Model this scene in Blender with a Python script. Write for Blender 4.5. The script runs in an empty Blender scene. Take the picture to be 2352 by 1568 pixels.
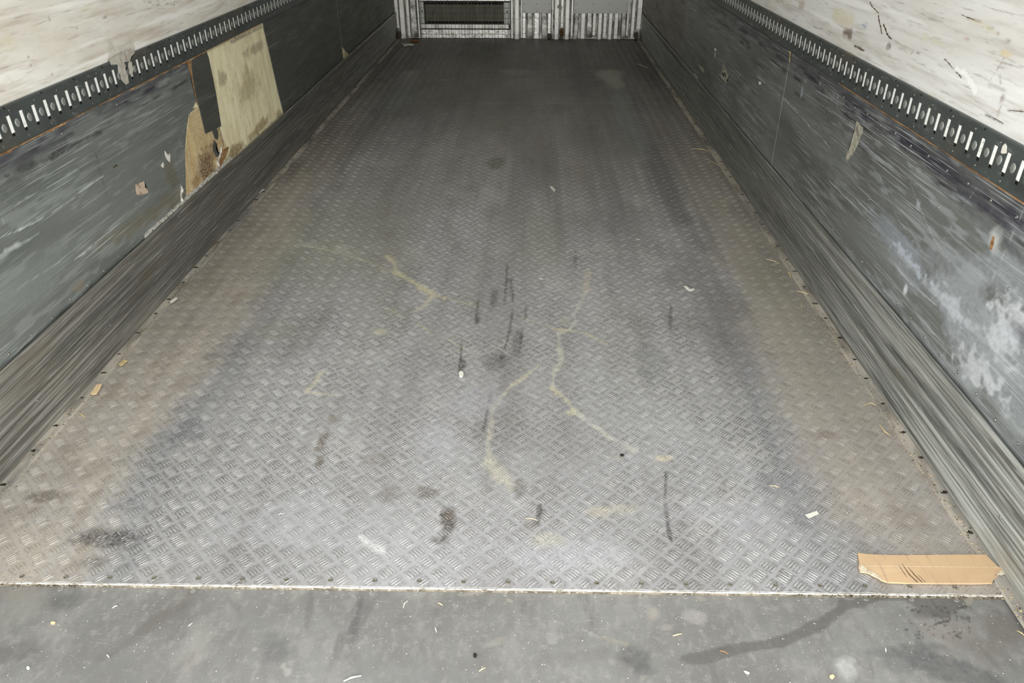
import bpy, bmesh, math, random
import numpy as np
from mathutils import Matrix, Vector
random.seed(7)
rng = np.random.default_rng(11)
S = bpy.context.scene
C = S.collection

# ------------------------------------------------------------------ camera
F = 1700.0; PX, PY = 1209.0, 784.0
_y = np.array([1228-PX, -262-PY, F]); _y /= np.linalg.norm(_y)
_vx = -8.0; _vy = (F*F+19*_vx)/1046.0
_d = np.array([_vx, _vy, F]); _d /= np.linalg.norm(_d)
RM = np.stack([np.cross(_y, -_d), _y, -_d], 1)        # world axes seen by the camera (right, down, forward)
CP = np.array([0.152, 0.0, 1.335])
cam = bpy.data.cameras.new('camera'); cam.sensor_width = 36; cam.lens = 36*F/2352
cam.shift_x = -(PX-1176)/2352; cam.clip_start = 0.05
co = bpy.data.objects.new('camera', cam); C.objects.link(co)
m = Matrix.Identity(4)
for i in range(3):
    m[i][0] = RM[0][i]; m[i][1] = -RM[1][i]; m[i][2] = -RM[2][i]; m[i][3] = CP[i]
co.matrix_world = m
S.camera = co

# ------------------------------------------------------------------ sky, light, exposure
w = bpy.data.worlds.new('sky'); S.world = w; w.use_nodes = True
wn = w.node_tree.nodes; wl = w.node_tree.links
bg = wn['Background']; bg.inputs['Strength'].default_value = 1.0
tc = wn.new('ShaderNodeTexCoord'); sx = wn.new('ShaderNodeSeparateXYZ'); rp = wn.new('ShaderNodeValToRGB')
wl.new(tc.outputs['Generated'], sx.inputs[0]); wl.new(sx.outputs['Z'], rp.inputs[0]); wl.new(rp.outputs[0], bg.inputs['Color'])
rp.color_ramp.elements[0].color = (1.75, 1.75, 1.72, 1); rp.color_ramp.elements[0].position = 0.0
rp.color_ramp.elements[1].color = (0.95, 0.96, 0.97, 1); rp.color_ramp.elements[1].position = 0.7
pl = bpy.data.lights.new('doorway_portal', 'AREA'); pl.shape = 'RECTANGLE'; pl.size = 2.5; pl.size_y = 2.6
pl.cycles.is_portal = True
po = bpy.data.objects.new('doorway_portal', pl); C.objects.link(po)
po.location = (0, 0.53, 1.3); po.rotation_euler = (math.radians(90), 0, 0)
S.view_settings.view_transform = 'Standard'; S.view_settings.look = 'None'
S.view_settings.gamma = 1; S.view_settings.use_curve_mapping = False
S.view_settings.exposure = 1.95
S.cycles.diffuse_bounces = 8

# ------------------------------------------------------------------ projection of photo measurements onto real planes
def at(u, v, ax, val):
    r = RM.T @ np.array([u-PX, v-PY, F]); t = (val-CP[ax])/r[ax]
    return CP + t*r
def atn(pts, ax, val):
    return np.array([at(u, v, ax, val) for u, v in pts])

YB = 8.09          # front face plane of the far bulkhead
WX = 1.25          # side wall plane
def lin(c):
    return tuple(((x/255/12.92) if x/255 <= .04045 else ((x/255+.055)/1.055)**2.4) for x in c)

# ------------------------------------------------------------------ materials
class NT:
    def __init__(s, name):
        s.m = bpy.data.materials.new(name); s.m.use_nodes = True
        s.t = s.m.node_tree; s.n = s.t.nodes; s.l = s.t.links
        s.b = s.n['Principled BSDF']; s.c = s.n.new('ShaderNodeTexCoord').outputs['Object']
    def mapv(s, sc, rot=(0,0,0), loc=(0,0,0)):
        k = s.n.new('ShaderNodeMapping'); s.l.new(s.c, k.inputs[0])
        k.inputs['Scale'].default_value = sc; k.inputs['Rotation'].default_value = rot; k.inputs['Location'].default_value = loc
        return k.outputs[0]
    def noise(s, sc, det=4, rot=(0,0,0), rough=.6, dist=0, loc=(0,0,0)):
        k = s.n.new('ShaderNodeTexNoise'); k.inputs['Scale'].default_value = 1
        k.inputs['Detail'].default_value = det; k.inputs['Roughness'].default_value = rough; k.inputs['Distortion'].default_value = dist
        s.l.new(s.mapv(sc, rot, loc), k.inputs['Vector']); return k.outputs['Fac']
    def rng(s, v, a, b, c=0, d=1):
        k = s.n.new('ShaderNodeMapRange'); s.l.new(v, k.inputs[0])
        for i, x in enumerate((a, b, c, d)): k.inputs[i+1].default_value = x
        return k.outputs[0]
    def math(s, op, a, b=None):
        k = s.n.new('ShaderNodeMath'); k.operation = op
        for i, x in enumerate((a, b)):
            if x is None: continue
            if isinstance(x, (int, float)): k.inputs[i].default_value = x
            else: s.l.new(x, k.inputs[i])
        return k.outputs[0]
    def mix(s, f, a, b):
        k = s.n.new('ShaderNodeMix'); k.data_type = 'RGBA'
        for soc, x in ((k.inputs[0], f), (k.inputs[6], a), (k.inputs[7], b)):
            if isinstance(x, (int, float)): soc.default_value = x
            elif isinstance(x, tuple): soc.default_value = (*x, 1) if len(x) == 3 else x
            else: s.l.new(x, soc)
        return k.outputs[2]
    def attr(s, name='paint'):
        k = s.n.new('ShaderNodeAttribute'); k.attribute_name = name; return k.outputs['Color'], k.outputs['Alpha']
    def bump(s, h, st, dist=.002):
        k = s.n.new('ShaderNodeBump'); k.inputs['Strength'].default_value = st; k.inputs['Distance'].default_value = dist
        s.l.new(h, k.inputs['Height']); s.l.new(k.outputs[0], s.b.inputs['Normal'])
    def fin(s, col, rough, metal=0, spec=None):
        for nme, x in (('Base Color', col), ('Roughness', rough), ('Metallic', metal)):
            if isinstance(x, (int, float)): s.b.inputs[nme].default_value = x
            elif isinstance(x, tuple): s.b.inputs[nme].default_value = (*x, 1)
            else: s.l.new(x, s.b.inputs[nme])
        if spec is not None: s.b.inputs['Specular IOR Level'].default_value = spec
        return s.m
def surf(name, base, layers=(), rough=.5, metal=0, paint=False, bump=None, spec=None, pn=(.7, 1.1)):
    """layers: (scale xyz, detail, lo, hi, colour, strength[, rotation])"""
    t = NT(name); col = lin(base)
    for i, L in enumerate(layers):
        sc, det, lo, hi, c, st = L[:6]; rot = L[6] if len(L) > 6 else (0,0,0)
        f = t.rng(t.noise(sc, det, rot, loc=(3.1*i, 1.7*i, .9*i)), lo, hi, 0, st)
        col = t.mix(f, col, lin(c))
    if paint:
        pc, pa = t.attr(); pa = t.math('MINIMUM', t.math('MULTIPLY', pa, t.rng(t.noise((120,90,120),4,loc=(9,1,1)), .36,.6,pn[0],pn[1])), 1.0); col = t.mix(pa, col, pc)
    if bump:
        t.bump(t.noise(bump[0], 5), bump[1], bump[2])
    return t.fin(col, rough, metal, spec)

M = {}
M['alu'] = surf('dull_aluminium', (226,226,218), [((9,9,6),5,.45,.7,(150,146,134),.8), ((60,60,14),4,.55,.7,(225,225,220),.5)], .42, .55, bump=((30,30,12),.3,.004))
M['alu_dirty'] = surf('dirty_aluminium', (196,195,186), [((16,16,12),5,.42,.62,(62,59,52),.85), ((70,70,40),4,.55,.68,(210,210,205),.6)], .42, .5, bump=((30,30,22),.5,.006))
M['alu_clean'] = surf('bright_aluminium', (244,243,236), [((20,20,18),5,.52,.68,(112,108,96),.75), ((90,90,60),4,.6,.7,(70,60,50),.7)], .35, .5, bump=((25,25,22),.5,.006))
M['cover'] = surf('grey_cover_sheet', (186,188,180), [((5,5,5),3,.4,.8,(168,169,162),.7)], .5, .3)
M['black'] = surf('black_shade', (14,14,13), rough=.8)
M['darkmetal'] = surf('dark_screw_metal', (52,50,46), [((200,200,200),2,.4,.7,(90,80,66),.6)], .5, .6)
M['screw'] = surf('bright_screw_metal', (165,165,160), [((300,300,300),2,.5,.6,(70,68,64),.7)], .3, .8)
M['wire'] = surf('galvanised_wire', (126,124,112), rough=.45, metal=.6)
M['olive'] = surf('olive_grey_sheet', (92,92,76), [((6,6,10),4,.4,.7,(70,69,56),.7), ((20,20,5),4,.6,.75,(128,124,96),.5)], .55)
M['ply_edge'] = surf('worn_plywood_edge', (158,122,82), [((60,14,60),5,.45,.65,(98,64,36),.8), ((90,40,90),3,.6,.7,(206,186,150),.7)], .8)
M['filler'] = surf('cracked_white_filler', (205,204,196), [((70,70,70),5,.45,.62,(120,108,84),.8), ((140,60,140),3,.58,.66,(40,36,30),.8)], .7, bump=((120,120,120),.8,.004))
M['steel'] = surf('dark_track_steel', (80,85,83), [((12,5,12),5,.4,.7,(60,64,63),.8), ((60,25,60),5,.58,.72,(128,132,129),.5), ((8,3,8),3,.6,.75,(100,90,76),.6)], .45, .2, bump=((80,40,80),.15,.002))
M['steel_dome'] = surf('bare_dome_steel', (150,152,147), [((150,150,150),3,.4,.6,(124,126,122),.6)], .3, .35)
M['slotwhite'] = surf('white_slot_backing', (246,247,242), [((130,90,130),5,.60,.70,(120,118,105),.9)], .5)
M['white_l'] = surf('dirty_white_wall', (236,234,226), [((1,1.2,6),5,.40,.66,(204,196,180),.85), ((1,3,40),6,.50,.66,(190,176,162),.6), ((1,8,130),4,.58,.70,(140,126,114),.5), ((1,5,14),5,.58,.72,(208,196,152),.45), ((1,1.0,24),5,.56,.66,(250,248,243),.8)], .5, paint=True)
M['white_r'] = surf('scuffed_white_wall', (230,230,227), [((1,1.2,6),5,.42,.68,(206,203,196),.85), ((1,3,40),6,.50,.66,(194,188,181),.65), ((1,9,130),4,.58,.70,(128,122,118),.5), ((1,3,10),5,.60,.74,(212,202,170),.45), ((1,1.0,24),5,.56,.66,(243,243,241),.8)], .5, paint=True)
def panelmat(name, base, dark, light, scr, rough, sg):
    t = NT(name); col = lin(base)
    col = t.mix(t.rng(t.noise((1,1.6,8),5), .42,.68,0,.8), col, lin(dark))
    col = t.mix(t.rng(t.noise((1,2.2,26),6,loc=(0,3,1)), .55,.72,0,.55), col, lin(light))
    pc, pa = t.attr(); col = t.mix(pa, col, pc)
    sc = t.rng(t.noise((1,3,300),3,(sg*.05,0,0),rough=.5), .595,.66,0,.65)
    sc2 = t.rng(t.noise((1,4,420),2,(-sg*.14,0,0),rough=.5,loc=(0,5,2)), .64,.69,0,.55)
    sc3 = t.rng(t.noise((1,6,300),2,(sg*.62,0,0),rough=.5,loc=(0,9,4)), .665,.71,0,.4)
    gate = t.rng(t.noise((1,2,6),3,loc=(2,2,2)), .42,.6,.15,1)
    s = t.math('MULTIPLY', t.math('MAXIMUM', t.math('MAXIMUM', sc, sc2), sc3), gate)
    col = t.mix(s, col, lin(scr))
    t.bump(t.noise((1,9,22),5), .25, .004)
    return t.fin(col, t.rng(t.noise((1,3,20),4), .3,.7,rough-.08,rough+.12), .25)
M['panel_l'] = panelmat('scratched_grey_lining', (122,127,122), (104,109,105), (144,149,144), (204,210,207), .45, 1)
M['panel_l2'] = panelmat('dark_grey_lining', (86,88,82), (76,77,72), (100,102,96), (146,150,144), .5, 1)
M['panel_r'] = panelmat('scratched_metal_lining', (116,119,115), (98,100,97), (150,154,152), (212,217,218), .42, -1)
M['panel_r2'] = panelmat('scratched_dark_lining', (92,94,88), (82,83,78), (112,114,110), (170,174,168), .45, -1)
def kickmat(name, base, dark, light):
    t = NT(name); col = lin(base)
    col = t.mix(t.rng(t.noise((30,.9,30),5), .4,.62,0,.85), col, lin(dark))
    sp = t.n.new('ShaderNodeSeparateXYZ'); t.l.new(t.c, sp.inputs[0]); near = t.rng(sp.outputs[1], .4, 2.6, 1, 0)  # pale scuffs, faded inward to paint the daylight falloff into the colour
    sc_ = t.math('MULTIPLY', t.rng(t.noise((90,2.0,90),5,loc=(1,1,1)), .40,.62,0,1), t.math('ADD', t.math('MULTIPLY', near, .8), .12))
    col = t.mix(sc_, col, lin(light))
    col = t.mix(t.rng(t.noise((260,4,260),3,loc=(4,2,1)), .60,.66,0,.6), col, lin((206,204,198)))
    col = t.mix(t.rng(t.noise((14,3,14),5,loc=(7,2,1)), .58,.74,0,.5), col, lin((120,106,84)))
    t.bump(t.noise((200,4,200),4), .3, .002)
    return t.fin(col, .42, .4)
M['kick_l'] = kickmat('grooved_grey_kick_rail', (112,111,104), (84,84,80), (172,169,160))
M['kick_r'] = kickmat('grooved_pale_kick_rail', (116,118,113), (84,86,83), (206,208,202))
M['flange'] = surf('dirty_floor_flange', (186,180,168), [((20,4,20),5,.45,.65,(96,88,78),.8), ((60,20,60),5,.6,.7,(200,192,178),.6), ((6,1.5,6),4,.5,.66,(112,112,112),.7)], .6, .15, bump=((80,30,80),.4,.002))

# tread plate: dirt lies inside the five-bar blocks
P = 0.0605; TX, TY = 0.0672, 1.2807
def treadmat(name, bars):
    t = NT(name)
    base = lin((200,200,198) if bars else (172,172,173))
    col = base
    col = t.mix(t.rng(t.noise((2.2,.7,1),5,rough=.62), .42,.66,0,.75), col, lin((148,147,146)))
    col = t.mix(t.rng(t.noise((7,2.0,1),5,loc=(3,3,3)), .52,.68,0,.35), col, lin((124,120,114)))
    col = t.mix(t.rng(t.noise((5,4,1),4,loc=(8,1,2)), .55,.72,0,.4), col, lin((206,204,196)))
    if not bars:
        sp = t.n.new('ShaderNodeSeparateXYZ'); t.l.new(t.c, sp.inputs[0])
        x = t.math('DIVIDE', t.math('SUBTRACT', sp.outputs[0], TX), P); y = t.math('DIVIDE', t.math('SUBTRACT', sp.outputs[1], TY), P)
        def fr(v): return t.math('ABSOLUTE', t.math('SUBTRACT', v, t.math('ROUND', v)))
        d = t.math('MAXIMUM', fr(t.math('ADD', x, y)), fr(t.math('SUBTRACT', x, y)))
        blk = t.rng(d, .36, .46, .74, 0)
        g = t.rng(t.noise((170,170,1),4), .36,.58,0,1)
        pat = t.rng(t.noise((7,5,1),5,loc=(5,5,1)), .38,.62,.35,1)
        col = t.mix(t.math('MULTIPLY', t.math('MULTIPLY', blk, g), pat), col, lin((88,84,72)))
        t.bump(t.noise((150,150,1),4), .25, .0015)
    col = t.mix(t.rng(t.noise((34,24,1),5,loc=(2,9,1)), .5,.7,0,.28), col, lin((110,108,100)))
    pc, pa = t.attr(); pa = t.math('MINIMUM', t.math('MULTIPLY', pa, t.rng(t.noise((150,150,1),4,loc=(9,1,1)), .34,.6,.25,1.25)), 1.0); col = t.mix(pa, col, pc)
    if bars:
        col = t.mix(t.rng(t.noise((160,160,1),4,loc=(1,6,1)), .55,.7,0,.5), col, lin((110,104,94)))
    return t.fin(col, .36 if bars else .5, .35 if bars else .22)
M['tread'] = treadmat('aluminium_tread_plate', False); M['bars'] = treadmat('worn_tread_bars', True)
M['sill'] = surf('worn_grey_sill', (130,130,127), [((2.5,3.5,1),5,.42,.66,(108,107,103),.8), ((9,4,1),5,.5,.7,(148,146,141),.7), ((26,16,1),6,.48,.66,(114,112,108),.6), ((60,40,1),5,.52,.68,(150,148,142),.5), ((14,5,1),5,.6,.74,(86,85,85),.7), ((30,140,1),5,.6,.72,(156,154,148),.5,(0,0,.5)), ((260,260,1),3,.64,.72,(176,174,166),.8)], .55, .15, paint=True, pn=(.82, 1.04), bump=((120,120,10),.2,.001))
M['lip'] = surf('worn_plate_lip', (206,204,196), [((40,60,60),5,.46,.62,(150,144,130),.8), ((120,120,120),4,.54,.64,(84,78,66),.8), ((14,14,14),4,.55,.7,(240,238,232),.8)], .6, .1)
M['under'] = surf('brown_sealant', (126,118,102), [((50,50,50),5,.42,.6,(78,70,56),.9), ((160,160,160),4,.56,.66,(190,184,168),.7)], .8)
M['rivet'] = surf('worn_flush_rivet', (146,146,140), [((200,200,200),3,.45,.65,(96,94,88),.8)], .5, .2)
M['rivet_ring'] = surf('dark_rimmed_rivet', (128,124,112), [((300,300,300),3,.45,.6,(74,70,60),.8)], .5, .3)
M['card'] = None
t = NT('brown_card'); col = lin((203,173,135))
col = t.mix(t.rng(t.noise((9,9,4),4), .45,.7,0,.5), col, lin((182,154,123)))
col = t.mix(t.rng(t.noise((90,10,1),4,(0,0,-.5)), .58,.72,0,.55), col, lin((144,121,107)))
col = t.mix(t.rng(t.noise((5,30,1),4,loc=(2,0,0)), .55,.75,0,.4), col, lin((217,192,156)))
M['card'] = t.fin(col, .75)
M['card_mark'] = surf('dark_scuff_on_card', (96,76,60), rough=.8)
M['torn'] = surf('torn_paper_fibre', (216,206,184), [((200,200,200),4,.45,.6,(170,150,118),.7)], .9, bump=((220,220,220),.8,.002))
M['paper'] = surf('off_white_paper', (222,220,208), [((60,60,60),4,.5,.7,(180,174,156),.6)], .7)
M['oldpaper'] = surf('grey_old_paper', (168,164,148), [((60,60,60),5,.45,.62,(104,100,88),.8)], .7)
M['straw'] = surf('dry_straw', (204,186,136), [((100,100,100),3,.4,.7,(160,138,92),.6)], .7)
M['wood'] = surf('pale_wood_chip', (226,202,160), [((100,100,100),3,.4,.7,(196,164,118),.6)], .7)
M['orange'] = surf('rusty_leaf', (150,104,52), [((60,60,60),3,.4,.7,(90,60,34),.7)], .8)
M['litter'] = surf('dark_litter', (56,50,42), [((120,120,120),3,.45,.65,(140,126,96),.8)], .9)
M['pinkscrap'] = surf('pinkish_beige_scrap', (196,176,154), [((50,50,50),5,.5,.62,(120,100,84),.8)], .7)
M['tape'] = surf('smeared_clear_tape', (196,192,180), [((40,40,40),5,.45,.65,(140,132,120),.7)], .3)
M['foam'] = surf('brown_foam', (112,92,58), [((60,60,60),5,.45,.6,(60,46,30),.8)], .9, bump=((60,60,60),1,.01))
M['gash'] = surf('dark_wall_gouge', (98,76,64), [((90,90,90),4,.45,.6,(56,42,36),.8)], .85)
M['wet'] = surf('wet_streak', (124,122,118), [((30,30,1),4,.45,.7,(112,110,106),.8)], .3)
M['ply'] = surf('bare_yellow_board', (244,236,200), [((1,20,5),5,.42,.66,(206,192,146),.7), ((1,90,30),4,.58,.72,(150,130,92),.5), ((1,160,60),3,.62,.7,(246,240,212),.6)], .7, paint=True, bump=((1,60,14),.3,.002))
M['outside'] = surf('yard_concrete', (120,118,112), [((1,1,1),5,.4,.7,(96,95,92),.8)], .8)
M['ceil'] = surf('white_roof_lining', (238,238,234), rough=.5)

# ------------------------------------------------------------------ mesh helpers
def link(name, me, mats, parent=None):
    o = bpy.data.objects.new(name, me); C.objects.link(o)
    for mm in (mats if isinstance(mats, (list, tuple)) else [mats]): me.materials.append(mm)
    if parent: o.parent = parent
    return o
def tag(o, label, cat, group=None, kind=None):
    o['label'] = label; o['category'] = cat
    if group: o['group'] = group
    if kind: o['kind'] = kind
    return o
def struct(o): o['kind'] = 'structure'; return o
def empty(name, label, cat, loc=(0,0,0), group=None):
    o = bpy.data.objects.new(name, None); C.objects.link(o); o.location = loc; o.empty_display_size = .05
    return tag(o, label, cat, group)
def np_mesh(name, V, Q, smooth=True):
    V = np.asarray(V, np.float32); Q = np.asarray(Q, np.int32)
    me = bpy.data.meshes.new(name); n = Q.shape[1]
    me.vertices.add(len(V)); me.vertices.foreach_set('co', V.ravel())
    me.loops.add(Q.size); me.loops.foreach_set('vertex_index', Q.ravel())
    me.polygons.add(len(Q)); me.polygons.foreach_set('loop_start', np.arange(0, Q.size, n, dtype=np.int32))
    try: me.polygons.foreach_set('loop_total', np.full(len(Q), n, np.int32))
    except Exception: pass
    me.update(calc_edges=True)
    if smooth: me.polygons.foreach_set('use_smooth', np.ones(len(Q), bool))
    return me
def set_paint(me, P4):
    a = me.color_attributes.new('paint', 'FLOAT_COLOR', 'POINT'); a.data.foreach_set('color', np.asarray(P4, np.float32).ravel())
class MB:
    def __init__(s): s.bm = bmesh.new()
    def box(s, a, b, mi=0, shear=None):
        x0,y0,z0 = a; x1,y1,z1 = b
        v = [s.bm.verts.new(c) for c in ((x0,y0,z0),(x1,y0,z0),(x1,y1,z0),(x0,y1,z0),(x0,y0,z1),(x1,y0,z1),(x1,y1,z1),(x0,y1,z1))]
        for f in ((3,2,1,0),(4,5,6,7),(0,1,5,4),(1,2,6,5),(2,3,7,6),(3,0,4,7)):
            s.bm.faces.new([v[i] for i in f]).material_index = mi
        return v
    def hexa(s, bot, top, mi=0):
        v = [s.bm.verts.new(c) for c in list(bot)+list(top)]
        for f in ((3,2,1,0),(4,5,6,7),(0,1,5,4),(1,2,6,5),(2,3,7,6),(3,0,4,7)):
            s.bm.faces.new([v[i] for i in f]).material_index = mi
    def slab(s, pts, d, mi=0):
        """pts: 3-D outline in one plane, d: thickness vector"""
        d = Vector(d); a = [s.bm.verts.new(p) for p in pts]; b = [s.bm.verts.new(Vector(p)+d) for p in pts]
        n = len(a)
        fs = [s.bm.faces.new(a), s.bm.faces.new(b[::-1])]
        for i in range(n): s.bm.faces.new((a[i], b[i], b[(i+1)%n], a[(i+1)%n])).material_index = mi
        for f in fs: f.material_index = mi
        bmesh.ops.triangulate(s.bm, faces=fs)
    def tube(s, pts, r, n=6, mi=0):
        rings = []
        for i, p in enumerate(pts):
            p = Vector(p); q0 = Vector(pts[max(i-1,0)]); q1 = Vector(pts[min(i+1,len(pts)-1)])
            t = (q1-q0).normalized(); u = t.cross(Vector((0,0,1)))
            if u.length < .01: u = t.cross(Vector((1,0,0)))
            u.normalize(); w_ = t.cross(u); rr = r[i] if isinstance(r, (list, tuple)) else r
            rings.append([s.bm.verts.new(p+rr*(math.cos(2*math.pi*k/n)*u+math.sin(2*math.pi*k/n)*w_)) for k in range(n)])
        for a, b in zip(rings, rings[1:]):
            for k in range(n): s.bm.faces.new((a[k], a[(k+1)%n], b[(k+1)%n], b[k])).material_index = mi
        s.bm.faces.new(rings[0][::-1]); s.bm.faces.new(rings[-1])
    def dome(s, c, nrm, ru, rv, h, n=12, rim=0, axis_u=(0,1,0)):
        c = Vector(c); nr = Vector(nrm).normalized(); u = Vector(axis_u); v = nr.cross(u)
        prof = [(1, 0), (.93, .55), (.6, .9)]
        if rim: prof = [(1, 0), (.92, .8), (.72, .8), (.6, .15), (.5, .1)]
        rings = [[s.bm.verts.new(c+u*(ru*f*math.cos(2*math.pi*k/n))+v*(rv*f*math.sin(2*math.pi*k/n))+nr*(h*g)) for k in range(n)] for f, g in prof]
        for a, b in zip(rings, rings[1:]):
            for k in range(n): s.bm.faces.new((a[k], a[(k+1)%n], b[(k+1)%n], b[k])).smooth = True
        top = s.bm.verts.new(c+nr*(h*(.1 if rim else 1)))
        for k in range(n): s.bm.faces.new((rings[-1][k], rings[-1][(k+1)%n], top)).smooth = True
    def build(s, name, mats, parent=None, bevel=0):
        bmesh.ops.recalc_face_normals(s.bm, faces=s.bm.faces)
        me = bpy.data.meshes.new(name); s.bm.to_mesh(me); s.bm.free()
        o = link(name, me, mats, parent)
        if bevel:
            b = o.modifiers.new('bevel', 'BEVEL'); b.width = bevel; b.segments = 2; b.limit_method = 'ANGLE'
        return o

# ------------------------------------------------------------------ paint: stains, wear and marks with a shape of their own
_ng = rng.random((256, 256)).astype(np.float32)
def vnoise(x, y):
    xi = np.floor(x).astype(int); yi = np.floor(y).astype(int); fx = x-xi; fy = y-yi
    fx = fx*fx*(3-2*fx); fy = fy*fy*(3-2*fy)
    g = lambda a, b: _ng[a % 256, b % 256]
    return (g(xi,yi)*(1-fx)+g(xi+1,yi)*fx)*(1-fy)+(g(xi,yi+1)*(1-fx)+g(xi+1,yi+1)*fx)*fy
def fnoise(x, y, o=3):
    s = 0; a = 1; t_ = 0
    for i in range(o): s = s+a*vnoise(x*2**i+13*i, y*2**i+7*i); t_ += a; a *= .5
    return s/t_
class Paint:
    """2-D paint over (a,b) coordinates in metres."""
    def __init__(s, A, B, k=1.0): s.A, s.B, s.k = A, B, k; s.c = np.zeros((len(A), 3)); s.a = np.zeros(len(A))
    def put(s, idx, f, col):
        col = np.array(lin(col))*s.k; f = np.clip(f, 0, 1); a0 = s.a[idx]; na = f+a0*(1-f); k = np.maximum(na, 1e-6)
        s.c[idx] = (col*f[:,None]+s.c[idx]*(a0*(1-f))[:,None])/k[:,None]; s.a[idx] = na
    def line(s, pts, wd, col, st, nf=25, na=.6, gap=0):
        pts = np.asarray(pts); pad = wd*3+.02
        idx = np.where((s.A > pts[:,0].min()-pad) & (s.A < pts[:,0].max()+pad) & (s.B > pts[:,1].min()-pad) & (s.B < pts[:,1].max()+pad))[0]
        if not len(idx): return
        a = s.A[idx]; b = s.B[idx]; d = np.full(len(idx), 9.)
        for p, q in zip(pts, pts[1:]):
            v = q-p; L = max((v*v).sum(), 1e-12); t_ = np.clip(((a-p[0])*v[0]+(b-p[1])*v[1])/L, 0, 1)
            d = np.minimum(d, np.hypot(a-p[0]-t_*v[0], b-p[1]-t_*v[1]))
        n = fnoise(a*nf, b*nf); w2 = wd*(.5+na*(n-.5)*2)
        f = np.clip((w2-d)/(wd*.45)+.5, 0, 1)*st*np.clip(.35+1.1*fnoise(a*110, b*110), 0, 1.1)
        if gap: f = f*np.clip((fnoise(a*14+5, b*14)-gap)*6, 0, 1)
        s.put(idx, f, col)
    def blob(s, c, ra, rb, col, st, ang=0, nf=12, na=.8, soft=.5, fine=.4):
        r = max(ra, rb)*2.2
        idx = np.where((abs(s.A-c[0]) < r) & (abs(s.B-c[1]) < r))[0]
        if not len(idx): return
        x = s.A[idx]-c[0]; y = s.B[idx]-c[1]; ca, sa = math.cos(ang), math.sin(ang)
        u = (x*ca+y*sa)/ra; v = (-x*sa+y*ca)/rb
        d = np.hypot(u, v)+na*1.5*(fnoise(s.A[idx]*nf+c[0]*9, s.B[idx]*nf+c[1]*5, 3)-.5)+.55*(fnoise(s.A[idx]*70, s.B[idx]*70, 3)-.5)
        f = np.clip((1-d)/soft, 0, 1)*st*np.clip(1-fine+2*fine*fnoise(s.A[idx]*160, s.B[idx]*160, 2), 0, 1.3)
        s.put(idx, f, col)
    def poly(s, pts, col, st, soft=.004, fine=.1, wob=.0):
        pts = np.asarray(pts)
        pad = .03
        idx = np.where((s.A > pts[:,0].min()-pad) & (s.A < pts[:,0].max()+pad) & (s.B > pts[:,1].min()-pad) & (s.B < pts[:,1].max()+pad))[0]
        if not len(idx): return
        a = s.A[idx]; b = s.B[idx]
        if wob: a = a+wob*(fnoise(a*60, b*60)-.5); b = b+wob*(fnoise(a*60+9, b*60+4)-.5)
        ins = np.zeros(len(idx), bool); d = np.full(len(idx), 9.); n = len(pts)
        for i in range(n):
            p = pts[i]; q = pts[(i+1) % n]; v = q-p; L = max((v*v).sum(), 1e-12)
            t_ = np.clip(((a-p[0])*v[0]+(b-p[1])*v[1])/L, 0, 1)
            d = np.minimum(d, np.hypot(a-p[0]-t_*v[0], b-p[1]-t_*v[1]))
            cr = ((p[1] > b) != (q[1] > b)) & (a < (q[0]-p[0])*(b-p[1])/(q[1]-p[1]+1e-12)+p[0]); ins ^= cr
        sd = np.where(ins, d, -d)
        f = np.clip(sd/soft+.5, 0, 1)*st*(1-fine+2*fine*fnoise(a*120, b*120, 2))
        s.put(idx, f, col)
    def field(s, f, col): s.put(np.arange(len(s.A)), f, col)
    def out(s): return np.concatenate([s.c, np.clip(s.a, 0, 1)[:,None]], 1)
fl = lambda pts, z=0: atn(pts, 2, z)[:, :2]

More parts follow.
